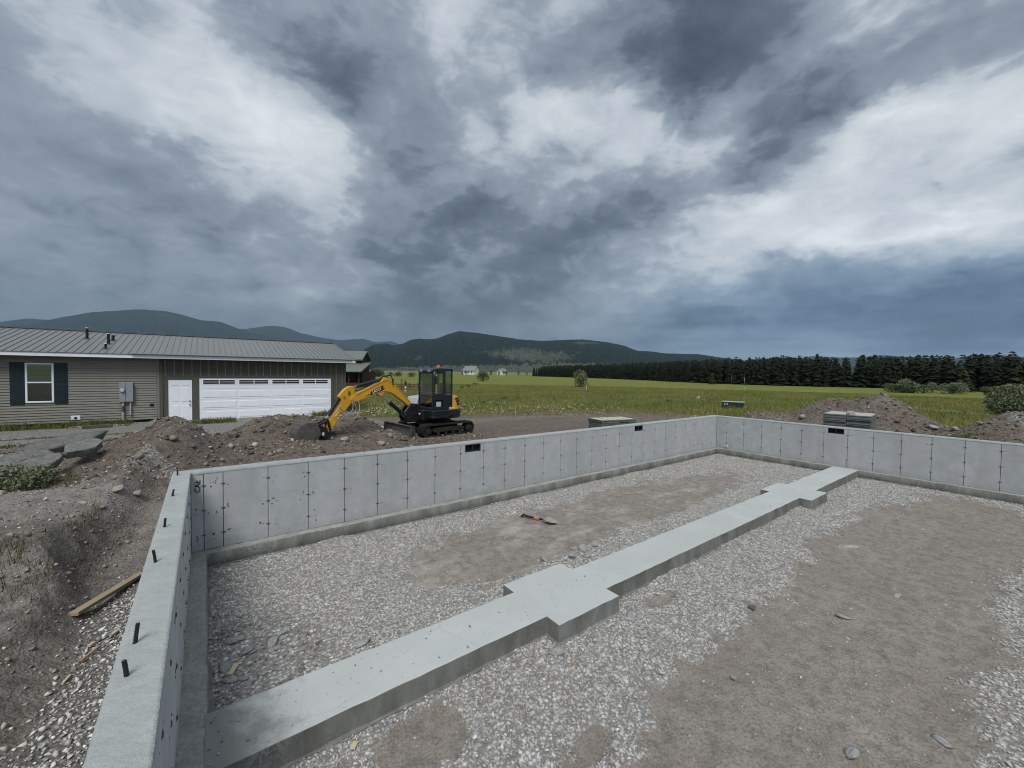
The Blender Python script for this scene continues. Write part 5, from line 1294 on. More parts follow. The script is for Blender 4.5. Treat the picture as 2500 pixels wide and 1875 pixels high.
# deeper rows read as one mass
lightm = [conifer_mesh(60 + s, 8.4, 1, 1.25, True) for s in range(4)]
VV, FF_, b0 = [], [], 0
for off in np.arange(5.2, 30, 2.9):
    s = rnd.uniform(0, 1)
    while s < el_[-1] - 1:
        x, y = edge_pt(s, off + rnd.uniform(-1, 1)); V, F = lightm[rnd.randrange(4)]
        k = rnd.uniform(.82, .97) * np.interp(s, [0, 60, 150, 230, 300], [.90, .96, 1.0, 1.06, 1.12]); a = rnd.uniform(0, 6.28)
        W = V * k; W = np.stack([W[:, 0] * math.cos(a) - W[:, 1] * math.sin(a) + x, W[:, 0] * math.sin(a) + W[:, 1] * math.cos(a) + y, W[:, 2] + .4], -1)
        VV.append(W); FF_.append(F + b0); b0 += len(V); s += 1.8 * rnd.uniform(.6, 1.4)
tag(link('forest', np_mesh('forest', np.concatenate(VV), np.concatenate(FF_)), None, M_NEEDLE), kind='stuff')
# a few trees that stand apart from the mass
Vb, Fb = conifer_mesh(91, 8.0, 1, 1.75); young = np_mesh('crown', Vb, Fb)
def sight(u, v, z=.42):
    d = -c_b + c_r * ((u - 1250) / 994.15) - c_u * ((v - 937.5) / 994.15); k = (z - CAM.z) / d.z
    return CAM + d * k
p = sight(2347, 958); place_tree(p.x + 3, p.y, 4.3, young, 'young pale green pine in front of the dark forest, behind the willow bushes', None, M_NEEDLE2)
p = sight(1738, 938); place_tree(p.x, p.y, 3.2, young, 'small pale green pine at the foot of the forest edge', None, M_NEEDLE2, .9)
p = sight(2480, 962); place_tree(p.x + 8, p.y, 5.2, young, 'broad pale green pine at the forest edge behind the big willow bush', None, M_NEEDLE2, 1.1)
for k, (u, v, h) in enumerate(((1505, 925, 3.6), (1875, 940, 6.4), (1790, 938, 4.2))):
    p = sight(u, v); t = thing('dead_tree', ['bleached bare tree at the forest edge right of the round bush', 'tall bleached bare tree standing against the dark forest', 'short bleached bare tree against the dark forest above the utility box'][k], 'tree', (p.x - 1, p.y, .4))
    G().tube([(0, 0, -.1), (.05, 0, h * .5), (0, .03, h)], [.09, .06, .015], 6).build('trunk', [M_DEADB], t)
    g = G()
    for q in range(16):
        z = h * rnd.uniform(.2, .95); a = rnd.uniform(0, 6.28); L = (h - z) * .35 + .25
        g.tube([(0, 0, z), (math.cos(a) * L * .5, math.sin(a) * L * .5, z + .02), (math.cos(a) * L, math.sin(a) * L, z - .1)], [.02, .014, .005], 4)
    g.build('branches', [M_DEADB], t)
M_POPLAR = mk_leaf('poplar_leaves', (.022, .032, .020), (.034, .046, .026))
def leaf_mesh(name, seed, n, rx, ry, rz, leaf, hollow=.55, flat=.15, upright=False):
    rg = np.random.default_rng(seed)
    # lobes keep the outline uneven
    k = max(5, int(9))
    L = np.stack([rg.uniform(-.62, .62, k) * rx, rg.uniform(-.62, .62, k) * ry, rg.uniform(.16, .66, k) * rz], -1)
    lr = rg.uniform(.40, .62, k)
    j = rg.integers(0, k, n)
    d = rg.normal(0, 1, (n, 3)); d /= np.linalg.norm(d, axis=1)[:, None]; d[:, 2] = np.where(rg.random(n) < .62, np.abs(d[:, 2]), d[:, 2])
    rad = hollow + (1 - hollow) * rg.random(n) ** .5
    C = L[j] + d * (rad * lr[j])[:, None] * np.array([rx, ry, rz])
    C[:, 2] = np.where(C[:, 2] < .04 * rz, rg.random(n) * .30 * rz, C[:, 2])
    a = rg.normal(0, 1, (n, 3)) + d * .6; a /= np.linalg.norm(a, axis=1)[:, None]
    b = np.cross(a, rg.normal(0, 1, (n, 3))); b /= np.linalg.norm(b, axis=1)[:, None]
    s = leaf * rg.uniform(.6, 1.4, n)[:, None]
    V = np.stack([C - b * s * .5, C + a * s, C + b * s * .5, C - a * s * .55], 1).reshape(-1, 3)
    F = np.arange(n * 4).reshape(-1, 4)
    return np_mesh(name, V, F)
def stem_mesh(seed, n, rx, rz, r=.02):
    rg = random.Random(seed); g = G()
    for k in range(n):
        a = rg.uniform(0, 6.28); q = rg.uniform(.2, .75) * rx
        g.tube([(0, 0, -.1), (math.cos(a) * q * .4, math.sin(a) * q * .4, rz * .35), (math.cos(a) * q, math.sin(a) * q, rz * .75)], [r, r * .7, r * .25], 5)
    return g.mesh('stems')
def bush(label, u, v, wpx, hpx, mat, n=1500, seed=1, nm='bush', cat='bush', group=None, z=.42, leafk=1.0, pos=None):
    p = Vector(pos) if pos else sight(u, v, z)
    dep = (p - CAM).dot(-c_b)
    wd = wpx * dep / 994.15 / 2; ht = hpx * dep / 994.15
    t = thing(nm, label, cat, (p.x, p.y, float(H(np.array([p.x]), np.array([p.y]))[0]) - .03), 0, group)
    link('crown', leaf_mesh('crown', seed, n, wd, wd, ht, max(.05, wd * .085 * leafk)), t, mat)
    link('stems', stem_mesh(seed, 9, wd, ht, wd * .018), t, M_BARK)
    return t
bush('round green bush alone in the meadow, left of the forest edge', 1420, 945, 43, 37, M_WILLOW, 2200, 3)
bush('dark round bush in the meadow, just below the two white farmhouses', 1179, 931, 30, 24, M_SHRUB, 1500, 4)
bush('large dark bush behind the excavator boom, nearest the log house', 925, 920, 36, 19, M_SHRUB, 1600, 5)
bush('low dark bush, left one of the small group behind the boom', 953, 917, 17, 9, M_SHRUB, 700, 6)
bush('low bush with a brownish top, middle of the small group behind the boom', 971, 919, 22, 12, M_SHRUB, 900, 7)
bush('small dark bush just left of the excavator cab roof', 1004, 921, 20, 13, M_SHRUB, 900, 8)
bush('yellowish low bush, leftmost of the bushes before the right forest', 2178, 958, 40, 20, M_WEED, 1500, 9)
bush('wide grey green willow bush, the broadest of those before the forest', 2230, 960, 60, 29, M_WILLOW, 2600, 10)
bush('narrow grey green willow bush right beside the broadest one', 2276, 959, 29, 25, M_WILLOW, 1500, 11)
bush('pale willow bush standing under the young pine', 2326, 962, 48, 26, M_WILLOW, 2200, 12)
bush('low green bush behind the big willow at the right edge', 2433, 966, 54, 20, M_WEED, 1800, 13)
bush('big grey green willow bush at the right edge by the dirt track', 2482, 1019, 134, 66, M_WILLOW, 9000, 14, leafk=.55)
for k, (u, v, w_, h_) in enumerate(((1129, 911, 5, 9), (1138, 911, 6, 10), (1198, 912, 6, 14), (1217, 912, 7, 13), (1236, 912, 6, 12), (1265, 913, 5, 13), (1286, 913, 4, 10))):
    dd = 270
    q = CAM + (-c_b) * dd + c_r * ((u - 1250) / 994.15 * dd)
    bush(['dark yard tree left of the white farmhouse, outer one', 'dark yard tree left of the white farmhouse, inner one', 'tall dark yard tree between the two white farmhouses', 'dark yard tree in front of the smaller farmhouse', 'dark yard tree right of the smaller farmhouse', 'slim dark tree in the far meadow right of the farmhouses', 'thin dark tree in the far meadow nearest the forest tip'][k], u, v, w_ * 1.25, h_, M_POPLAR, 260, 30 + k, 'yard_tree', 'tree', None, pos=(q.x, q.y, .4), leafk=2.2)
rg = random.Random(4)
for k in range(16):
    u, v = [(1194, 980), (1205, 976), (1218, 983), (1230, 978), (1245, 984), (1306, 982), (1128, 948), (1143, 947), (1100, 947), (1160, 940), (1480, 992), (1630, 985), (1262, 975), (1180, 987), (1120, 960), (1215, 990)][k]
    bush('low grey sagebrush clump in the meadow right of the excavator', u, v, rg.uniform(9, 17), rg.uniform(5, 9), M_SAGE if k % 3 else M_SHRUB, 420, 50 + k, 'sagebrush', 'shrub', 'sagebrush clumps in the meadow')
def ground_pt(x, y, dz=0): return (x, y, float(H(np.array([x]), np.array([y]))[0]) + dz)
for k, (x, y, w_, h_, lab) in enumerate(((-2.15, 2.35, .42, .42, 'grey green sage bush growing between the dark slabs and the pale bank'), (-2.75, 2.2, .30, .34, 'smaller sage bush at the left edge below the dark slabs'))):
    t = thing('sage_bush', lab, 'shrub', ground_pt(x, y, -.03))
    link('crown', leaf_mesh('crown', 80 + k, 3200, w_, w_, h_, .026), t, M_SAGE if k else M_WILLOW); link('stems', stem_mesh(80 + k, 9, w_, h_, .008), t, M_BARK)

# ------------------------------------------------------------------ grass and weeds (uncountable)
def tufts(name, P, h, mat, cols, blades=6, spread=.10, width=.018, z=None):
    n = len(P); k = n * blades
    j = np.repeat(np.arange(n), blades)
    a = RNG.uniform(0, 2 * np.pi, k); ln = h[j] * RNG.uniform(.55, 1.15, k)
    bx = P[j, 0] + RNG.normal(0, spread, k); by = P[j, 1] + RNG.normal(0, spread, k); bz = H(bx, by) if z is None else z[j]
    le = RNG.uniform(.15, .75, k) * ln
    tx, ty, tz = bx + np.cos(a) * le, by + np.sin(a) * le, bz + ln
    a2 = RNG.uniform(0, 2 * np.pi, k); wx, wy = np.cos(a2) * width, np.sin(a2) * width
    w_ = np.interp(np.hypot(bx - CAM.x, by - CAM.y), [5, 20, 60], [.5, 1.0, 2.2]); wx, wy = wx * w_, wy * w_
    V = np.stack([np.stack([bx - wx, by - wy, bz - .03], -1), np.stack([bx + wx, by + wy, bz - .03], -1), np.stack([tx, ty, tz], -1)], 1).reshape(-1, 3)
    c = cols[j] * RNG.uniform(.75, 1.25, (k, 1))
    me = np_mesh(name, V, np.arange(k * 3).reshape(-1, 3), {'Col': np.repeat(c, 3, 0)})
    return tag(link(name, me, None, mat), kind='stuff')
M_GRASS = mk_attrcol('grass_blades', .7, .2, .15, 2.0)
n = 60000
ang = RNG.uniform(12, 92, n); dist = 20 + 62 * RNG.random(n) ** .8
P = np.stack([CAM.x + dist * np.sin(np.radians(ang)), CAM.y + dist * np.cos(np.radians(ang))], -1)
g_, gv_, _ = gmasks(P[:, 0], P[:, 1])
keep = (RNG.random(n) < np.clip(g_ * 1.1 - .08, 0, 1)) & ~((P[:, 0] < 8) & (P[:, 1] > 17.9))
P = P[keep]; n = len(P); g_ = g_[keep]
patch = sst(-.3, .35, fbm(P[:, 0] * .10 + 7, P[:, 1] * .22, 4, .6))
green = np.array([.165, .195, .050])[None] * (1 - patch[:, None]) + np.array([.235, .225, .075])[None] * patch[:, None]
dryc = np.array([.26, .215, .135])
mixd = np.clip((.85 - g_) * 1.6, 0, 1)[:, None]
cols = green * (1 - mixd) + dryc * mixd
cols = cols * RNG.uniform(.7, 1.3, (n, 1))
tufts('meadow_grass', P, np.clip(.10 + .20 * g_ + .06 * RNG.normal(0, 1, n), .06, .5) * np.interp(np.hypot(P[:, 0] - CAM.x, P[:, 1] - CAM.y), [22, 45, 82], [1, .75, .35]), M_GRASS, cols, 6, .13, .014)
# pale seed heads and small white flowers
ang = np.concatenate([RNG.uniform(28, 52, 700), RNG.uniform(13, 24, 900), RNG.uniform(50, 90, 200)]); dist = np.concatenate([RNG.normal(28, 3.0, 700), RNG.normal(27, 3.0, 900), RNG.normal(32, 4, 200)])
P = np.stack([CAM.x + dist * np.sin(np.radians(ang)), CAM.y + dist * np.cos(np.radians(ang))], -1)
g_, _, _ = gmasks(P[:, 0], P[:, 1]); P = P[(g_ > .12) & (fbm(P[:, 0] * .5, P[:, 1] * .5, 3) > -.12)]; n = len(P)
c = np.stack([P[:, 0], P[:, 1], H(P[:, 0], P[:, 1]) + RNG.uniform(.12, .38, n)], -1); s = RNG.uniform(.018, .045, n)[:, None]
V = np.stack([c + s * np.array([1, 0, .2]), c + s * np.array([0, 1, .5]), c + s * np.array([-1, 0, .2]), c + s * np.array([0, -1, -.1])], 1).reshape(-1, 3)
me = np_mesh('wildflowers', V, np.arange(n * 4).reshape(-1, 4), {'Col': np.repeat(np.array([[.52, .52, .42]]) * RNG.uniform(.6, 1.2, (n, 1)), 4, 0)})
tag(link('wildflowers', me, None, M_GRASS), kind='stuff')
# weeds by the house, on the drive strips, in front of the garage, on the left bank, round the far-right toe
spots = [((-14, -2.6), (17.4, 18.3), 900, .26), ((-.3, 1.4), (16.7, 17.7), 170, .22), ((5.2, 6.5), (17.4, 18.2), 140, .26), ((-12, -1.6), (11.7, 12.3), 420, .10), ((-10, -2), (13.85, 14.2), 200, .08), ((-1.75, -1.15), (-1.9, -.9), 46, .11), ((18.2, 19.8), (-6.4, -4.9), 260, .14), ((-2.9, -1.6), (1.9, 2.8), 90, .15), ((-1.3, -1.0), (-.6, .4), 14, .10)]
PP, hh, cc = [], [], []
for (xa, xb_), (ya, yb_), n, h_ in spots:
    PP.append(np.stack([RNG.uniform(xa, xb_, n), RNG.uniform(ya, yb_, n)], -1)); hh.append(h_ * RNG.uniform(.4, 1.35, n)); cc.append(np.array([.085, .105, .035]) * RNG.uniform(.6, 1.5, (n, 1)) + RNG.uniform(0, .05, (n, 1)) * np.array([1, .8, .2]))
tufts('weeds', np.concatenate(PP), np.concatenate(hh), M_GRASS, np.concatenate(cc), 7, .05, .012)

# ------------------------------------------------------------------ rocks, slabs and rubble
def ico(sub):
    import bmesh
    bm = bmesh.new(); bmesh.ops.create_icosphere(bm, subdivisions=sub, radius=1.0)
    V = np.array([v.co[:] for v in bm.verts]); F = np.array([[v.index for v in f.verts] for f in bm.faces]); bm.free(); return V, F
ICO2, ICO3 = ico(2), ico(3)
def rock_mesh(name, size, seed, sub=2, sharp=.5):
    V, F = ICO2 if sub == 2 else ICO3
    rg = np.random.default_rng(seed); W = V.copy()
    for _ in range(16):                                    # chop with random planes for flat faces
        nrm = rg.normal(0, 1, 3); nrm /= np.linalg.norm(nrm); d = rg.uniform(.38, .82)
        k = W @ nrm; W = W - np.clip(k - d, 0, None)[:, None] * nrm * .98
    W = W * (1 + .10 * fbm(W[:, 0] * 2 + seed, W[:, 1] * 2 + W[:, 2] * 1.7, 3)[:, None])
    return np_mesh(name, W * np.array(size), F)
M_RGREY = mk_rock('grey_concrete_chunk', (.31, .315, .31), (.42, .42, .415), (.19, .19, .185), 9)
M_RTAN = mk_rock('tan_fieldstone', (.30, .27, .23), (.42, .39, .345), (.18, .155, .13), 6)
M_RDARK = mk_rock('dark_dirt_clod', (.14, .122, .105), (.20, .175, .15), (.07, .06, .05), 7)
M_SLAB = mk_rock('weathered_asphalt', (.15, .15, .145), (.25, .25, .24), (.05, .05, .048), 7)
def rock(label, x, y, size, mat, seed, z=None, nm='rock', cat='rock', group=None, dz=.25, sub=2, rot=None):
    zz = float(H(np.array([x]), np.array([y]))[0]) if z is None else z
    o = link(nm, rock_mesh(nm, size, seed, sub), None, mat)
    o.location = (x, y, zz + size[2] * dz); o.rotation_euler = rot or (rnd.uniform(-.2, .2), rnd.uniform(-.2, .2), rnd.uniform(0, 6.28))
    return tag(o, label, cat, group, 'thing')
def hp1(x, y): return float(HP(np.array([x]), np.array([y]))[0])
for (x, y, s, lab) in ((5.35, -3.05, (.17, .12, .10), 'largest pale grey concrete chunk on the dirt behind the strip footing'), (4.55, -2.96, (.10, .075, .055), 'pale grey lump lying alone left of the large concrete chunk'), (4.98, -3.16, (.085, .08, .085), 'pointed grey chunk close to the pad corner of the strip footing'), (5.62, -3.10, (.07, .05, .04), 'small grey chunk just right of the large concrete chunk'), (5.20, -3.28, (.06, .05, .035), 'small grey chunk between the large chunk and the footing edge'), (5.82, -1.75, (.06, .05, .03), 'small dark clod just right of the shovel blade'), (3.20, -4.66, (.13, .09, .06), 'flat grey spill lump at the front corner of the near pad'), (4.40, -4.75, (.11, .07, .04), 'flat grey spill lump beside the right corner of the near pad'), (4.62, -4.92, (.13, .08, .02), 'thin grey concrete flake on gravel right of the near pad'), (5.86, -5.54, (.09, .06, .04), 'dark lump at the gravel edge in front of the strip footing'), (6.63, -6.31, (.11, .06, .04), 'flat grey stone in the middle of the bare dirt'), (7.9, -6.6, (.10, .06, .03), 'grey stone on the right part of the bare dirt'), (4.40, -5.97, (.05, .04, .04), 'single rounded pebble in the lower bare dirt'), (4.35, -6.92, (.09, .07, .05), 'smooth grey cobble at the bottom of the bare dirt'), (5.1, -7.35, (.11, .07, .02), 'flat grey slab piece on the lower right gravel'), (9.0, -7.7, (.15, .09, .03), 'grey concrete flake on the gravel at the right edge'), (1.55, -3.29, (.13, .10, .04), 'grey flake at the gravel edge behind the strip footing'), (2.6, -.55, (.15, .08, .03), 'grey flake by the long wall footing, largest of the loose flakes there'), (2.95, -.42, (.11, .06, .03), 'narrow grey flake leaning near the long wall footing'), (2.35, -.75, (.10, .07, .025), 'small grey flake farthest from the long wall footing')):
    rock(lab, x, y, s, M_RGREY if 'dark' not in lab else M_RDARK, int(abs(x * 100 + y * 37)), hp1(x, y), 'concrete_chunk' if 'chunk' in lab or 'flake' in lab or 'spill' in lab or 'slab' in lab else 'rock', 'rubble' if 'grey' in lab else 'rock', dz=.35)
rg = random.Random(8)
for k in range(26):     # broken crust of spilled concrete in the left corner
    a, r_ = rg.uniform(0, 6.28), rg.uniform(0, 1) ** .6
    x, y = .62 + .36 * r_ * math.cos(a), -2.85 + .62 * r_ * math.sin(a)
    s = rg.uniform(.04, .13)
    rock('thin grey concrete crust piece in the left gravel corner beside the strip footing', x, y, (s, s * rg.uniform(.5, .9), s * .22), M_RGREY, 400 + k, hp1(x, y), 'concrete_flake', 'rubble', 'broken concrete crust in the gravel corner', .5)
# dark slabs heaped at the left
def slab(label, x, y, z, L, Wd, T, rz, ry, rx, seed):
    V, F = ICO3
    W = np.sign(V) * np.abs(V) ** np.array([.62, .62, .35])          # flattened, square shouldered block
    W = W * (1 + .20 * fbm(np.arctan2(V[:, 1], V[:, 0]) * 1.6 + seed * 3, V[:, 2] * .6, 4, .65))[:, None] * np.array([1, 1, 0]) + W * np.array([0, 0, 1])
    W[:, 2] += .55 * fbm(W[:, 0] * 2.4 + seed, W[:, 1] * 2.4, 4, .65)
    for k in range(7):                                              # broken straight edges
        a = seed * 1.7 + k * .9 + .5 * math.sin(k * 2.1 + seed); nrm = np.array([math.cos(a), math.sin(a), 0]); q = W @ nrm; W = W - np.clip(q - .74, 0, None)[:, None] * nrm
    o = link('asphalt_slab', np_mesh('asphalt_slab', W * np.array([L / 2, Wd / 2, T / 2]), F), None, M_SLAB)
    o.location = (x, y, z); o.rotation_euler = (rx, ry, rz)
    return tag(o, label, 'slab', None, 'thing')
def hz(x, y): return float(H(np.array([x]), np.array([y]))[0])
slab('longest dark broken slab, topmost of the heap at the left', -2.65, 7.0, hz(-2.65, 7.0) + .50, 1.75, .72, .20, .42, -.14, .34, 1)
slab('dark broken slab tucked under the longest slab', -3.05, 6.1, hz(-3.05, 6.1) + .26, 1.0, .55, .18, .3, -.10, .32, 2)
slab('dark broken slab leaning diagonally in the middle of the left heap', -2.50, 4.15, hz(-2.50, 4.15) + .36, 1.05, .52, .20, .85, -.20, .38, 3)
slab('dark broken slab at the right end of the left heap', -1.92, 4.75, hz(-1.92, 4.75) + .32, .85, .46, .18, .70, -.22, .40, 4)
slab('dark broken slab at the left picture edge, lowest of the heap', -2.80, 3.2, hz(-2.80, 3.2) + .30, .75, .55, .22, .7, -.2, .36, 5)
slab('small dark slab behind the diagonal one in the left heap', -2.95, 5.0, hz(-2.95, 5.0) + .32, .70, .50, .18, .5, -.14, .36, 6)
slab('flat grey slab lying near the top of the tall dirt pile', -.85, 5.3, hz(-.85, 5.3) + .03, .42, .18, .10, .9, -.55, .1, 7)
rock('smooth tan stone at the foot of the tall pile, left of a paler one', -.92, .95, (.15, .10, .08), M_RTAN, 31)
rock('pale tan rounded stone at the foot of the tall pile, near the wall corner', -.72, 1.15, (.15, .09, .07), M_RTAN, 32)
rock('pale round stone half hidden by the sage bush at the left edge', -2.35, 1.7, (.16, .13, .12), M_RTAN, 33)
rock('pale flat stone on the left bank beside the weeds', -1.75, -1.5, (.24, .12, .08), M_RTAN, 34)
rock('round pale stone on the dirt in front of the excavator blade', 4.45, 4.35, (.17, .16, .15), M_RTAN, 35)
rock('smaller pale stone beside the wall below the excavator track', 5.39, 4.25, (.12, .11, .09), M_RTAN, 36)
rock('dark clod on the berm left of the bucket', 1.61, 6.6, (.17, .14, .12), M_RDARK, 37)
rock('big dark clod at the left end of the bucket berm', .82, 6.2, (.26, .22, .18), M_RDARK, 38)
rock('pale stone on the berm above the bucket', 2.0, 7.0, (.13, .1, .09), M_RTAN, 39)
rock('pale slab of stone on the dirt right of the bucket', 3.55, 5.2, (.30, .17, .12), M_RTAN, 40)
rock('grey boulder low on the slope of the mound behind the right wall', 20.9, -5.3, (.26, .16, .12), M_RGREY, 41)
rock('grey rock on the upper left slope of the right mound', 21.0, -1.3, (.22, .18, .17), M_RGREY, 42)
rock('pale boulder between the two mounds behind the right wall', 20.6, -5.9, (.26, .17, .12), M_RTAN, 43)
rock('tiny pale stone on the crest of the right mound, left one', 22.6, -.9, (.13, .11, .10), M_RTAN, 44)
rock('tiny pale stone on the crest of the right mound, middle one', 22.7, -2.2, (.12, .10, .09), M_RTAN, 45)
rock('yellowish flat stone on the right wall base, near the weeds', 17.4, -5.4, (.20, .10, .30), M_RTAN, 46, z=1.0, dz=.3)
p = sight(1703, 975); rock('grey boulder alone in the meadow, left of the utility box', p.x, p.y, (.42, .36, .30), M_RGREY, 47)
# ------------------------------------------------------------------ timber scraps, shovel
M_LUM = mk_wood('fresh_lumber', (.27, .215, .14), (.36, .295, .20)); M_LUMP = mk_wood('pale_wood_scrap', (.44, .36, .24), (.54, .46, .33)); M_LUMR = mk_wood('orange_wood_scrap', (.34, .21, .13), (.42, .28, .19))
def stick(label, a, b, w_, t_, mat, nm='lumber_piece', cat='lumber', lift=.0, pad=False):
    f = hp1 if pad else hz
    A = Vector((a[0], a[1], f(*a) + t_ / 2 + lift)); B = Vector((b[0], b[1], f(*b) + t_ / 2 + lift))
    L = (B - A).length; o = G().box((-L / 2, -w_ / 2, -t_ / 2), (L / 2, w_ / 2, t_ / 2)).build(nm, [mat], None, bevel=min(w_, t_) * .08)
    o.location = (A + B) / 2; d = (B - A).normalized()
    o.rotation_euler = (0, -math.asin(d.z), math.atan2(d.y, d.x))
    return tag(o, label, cat, None, 'thing')
stick('yellow brown two by four lying in the trench beside the left wall', (-.93, -1.72), (-.50, -.70), .089, .040, M_LUM, 'two_by_four', 'lumber', .015)
stick('short yellow wood scrap in the trench gravel, nearest the wall', (-.60, -2.18), (-.55, -2.08), .03, .02, M_LUMP, 'wood_scrap', 'scrap', .02)
stick('tiny pale wood chip in the trench gravel', (-.73, -2.27), (-.70, -2.22), .03, .02, M_LUMP, 'wood_scrap', 'scrap', .02)
stick('orange wood stick in the trench gravel', (-.74, -2.52), (-.65, -2.33), .022, .015, M_LUMR, 'wood_scrap', 'scrap', .025)
stick('pale wood sliver lowest in the trench', (-.80, -2.83), (-.77, -2.73), .018, .012, M_LUMP, 'wood_scrap', 'scrap', .02)
stick('dark green stem lying across the trench gravel', (-.68, -2.26), (-.58, -2.15), .010, .010, M_SHUT, 'plant_stem', 'stem', .03)
stick('small pale wood offcut in the corner by the strip footing', (.36, -3.06), (.42, -2.93), .045, .018, M_LUMP, 'wood_offcut', 'scrap', .03, True)
stick('thin orange rod on the gravel in front of the near pad', (3.17, -4.92), (3.33, -4.87), .012, .012, M_LUMR, 'thin_rod', 'rod', .02, True)
stick('small yellow chip on the gravel below the strip footing', (1.10, -4.55), (1.14, -4.50), .04, .012, M_LUMP, 'wood_chip', 'scrap', .02, True)
stick('old grey brown board lying by the house skirting', (-4.0, 16.9), (-3.1, 17.1), .14, .14, M_TRIM_O, 'timber', 'lumber')
stick('pale plank lying behind the grey brown board by the house', (-4.5, 17.5), (-2.6, 17.6), .14, .05, M_LUMP, 'plank', 'lumber')
M_BLADE = plain('worn_shovel_blade', (.34, .33, .30), .5, .4, .3, .2, 12); M_GRIP = plain('black_shovel_grip', (.010, .010, .012), .5); M_SHOR = plain('orange_shaft_band', (.55, .20, .06), .5)
shv = thing('shovel', 'short black and orange handled shovel lying on the dirt', 'shovel', (5.51, -1.20, hp1(5.51, -1.2) + .02), math.atan2(-.70, .26))
g = G(); g.tube([(.10, 0, .015), (.26, 0, .02)], .019, 10); g.tube([(.38, 0, .022), (.54, 0, .03)], .017, 10); g.build('shaft', [M_GRIP], shv, smooth=True)
G().tube([(.26, 0, .02), (.38, 0, .022)], .0195, 10).build('shaft_band', [M_SHOR], shv, smooth=True)
g = G(); g.tube([(-.02, -.06, .02), (-.02, .06, .02)], .016, 8); g.tube([(-.02, -.06, .02), (.10, -.01, .018)], .013, 8); g.tube([(-.02, .06, .02), (.10, .01, .018)], .013, 8); g.build('grip', [M_GRIP], shv, smooth=True)
nu, nv = 9, 10; V = []
for i in range(nu):
    t = i / (nu - 1)
    hw = .105 * (1 - max(0, t - .55) ** 2 * 4.2)
    for j in range(nv):
        s = j / (nv - 1) * 2 - 1; V.append((.52 + .26 * t, s * hw, .035 - .02 * t + .022 * s * s + .02 * (1 - t) ** 3))
F = [(i * nv + j, (i + 1) * nv + j, (i + 1) * nv + j + 1, i * nv + j + 1) for i in range(nu - 1) for j in range(nv - 1)]
bl_ = G().add(V, F).build('blade', [M_BLADE], shv, smooth=True); so = bl_.modifiers.new('thick', 'SOLIDIFY'); so.thickness = .004
# ------------------------------------------------------------------ stacks of concrete form panels
M_FORM = plain('grey_form_panel_edge', (.155, .175, .160), .6, .35, .1, .25, 6); M_FORMW = mk_wood('pale_form_face', (.44, .41, .30), (.54, .51, .40)); M_FORMP = plain('pinkish_grey_form_face', (.40, .38, .36), .7, .2, 0, .12, 5)
M_FORMD = plain('dark_form_rib', (.055, .062, .056), .7)
def form_mesh(L, W_, T, face):
    g = G(); e = .035
    g.box((e, e, T * .74), (L - e, W_ - e, T), 1)
    for lo2, hi2 in (((0, 0, 0), (L, e, T * .97)), ((0, W_ - e, 0), (L, W_, T * .97)), ((0, e, 0), (e, W_ - e, T * .97)), ((L - e, e, 0), (L, W_ - e, T * .97))): g.box(lo2, hi2, 0)
    for k in range(1, 4): g.box((L * k / 4 - .02, e, 0), (L * k / 4 + .02, W_ - e, T * .7), 2)
    g.box((e + .002, -.006, T * .38), (L - e, .0, T * .62), 2); g.box((-.006, e, T * .38), (0, W_ - e, T * .62), 2)
    return g.mesh('form_panel')
ORD = ['first', 'second', 'third', 'fourth', 'fifth', 'sixth', 'seventh', 'eighth', 'ninth', 'tenth', 'eleventh', 'twelfth', 'thirteenth']; COLN2 = ['left', 'right']; COLN4 = ['leftmost', 'second', 'third', 'rightmost']
def stack(x, y, rz, cols, L, W_, T, layers, z0, facemat, lab_top, lab, group):
    me_t = form_mesh(L, W_, T, 1); me_b = form_mesh(L, W_, T, 1)
    for mm in (M_FORM, facemat, M_FORMD): me_t.materials.append(mm)
    for mm in (M_FORM, M_FORM, M_FORMD): me_b.materials.append(mm)
    c, s = math.cos(rz), math.sin(rz)
    for k in range(layers):
        for q in range(cols):
            dx, dy = q * (L + .012) + rnd.uniform(-.012, .012), rnd.uniform(-.03, .03)
            top = k == layers - 1
            o = link('form_panel', me_t if top else me_b, None); o.location = (x + c * dx - s * dy, y + s * dx + c * dy, z0 + k * (T + .004)); o.rotation_euler = (0, 0, rz + rnd.uniform(-.012, .012))
            tag(o, lab_top[q] if top else '%s form panel under the top in the %s column of %s' % (ORD[layers - 2 - k], (COLN4 if cols == 4 else COLN2)[q], lab), 'form panel', group, 'thing')
            if not top: continue
zb = hz(18.2, -3.4)
# tall stack: long side faces the viewer across the right wall
stack(18.0, -2.86, -math.pi / 2 + .12, 2, .66, 1.6, .085, 14, 1.735 - 14 * .089, M_FORMP, ['left topmost pale form panel on the tall stack behind the right wall', 'right topmost pale form panel on the tall stack, under the straps'], 'the tall stack', 'form panels stacked behind the right wall')
zb2 = hz(14.2, 3.3)
stack(12.95, 3.05, -.24, 4, .42, 1.0, .085, 7, 1.165 - 7 * .089, M_FORMW, ['leftmost pale topped form panel on the low stack behind the long wall', 'second pale topped form panel from the left on the low stack', 'third pale topped form panel from the left on the low stack', 'rightmost pale topped form panel on the low stack behind the long wall'], 'the low stack', 'form panels stacked behind the long wall')
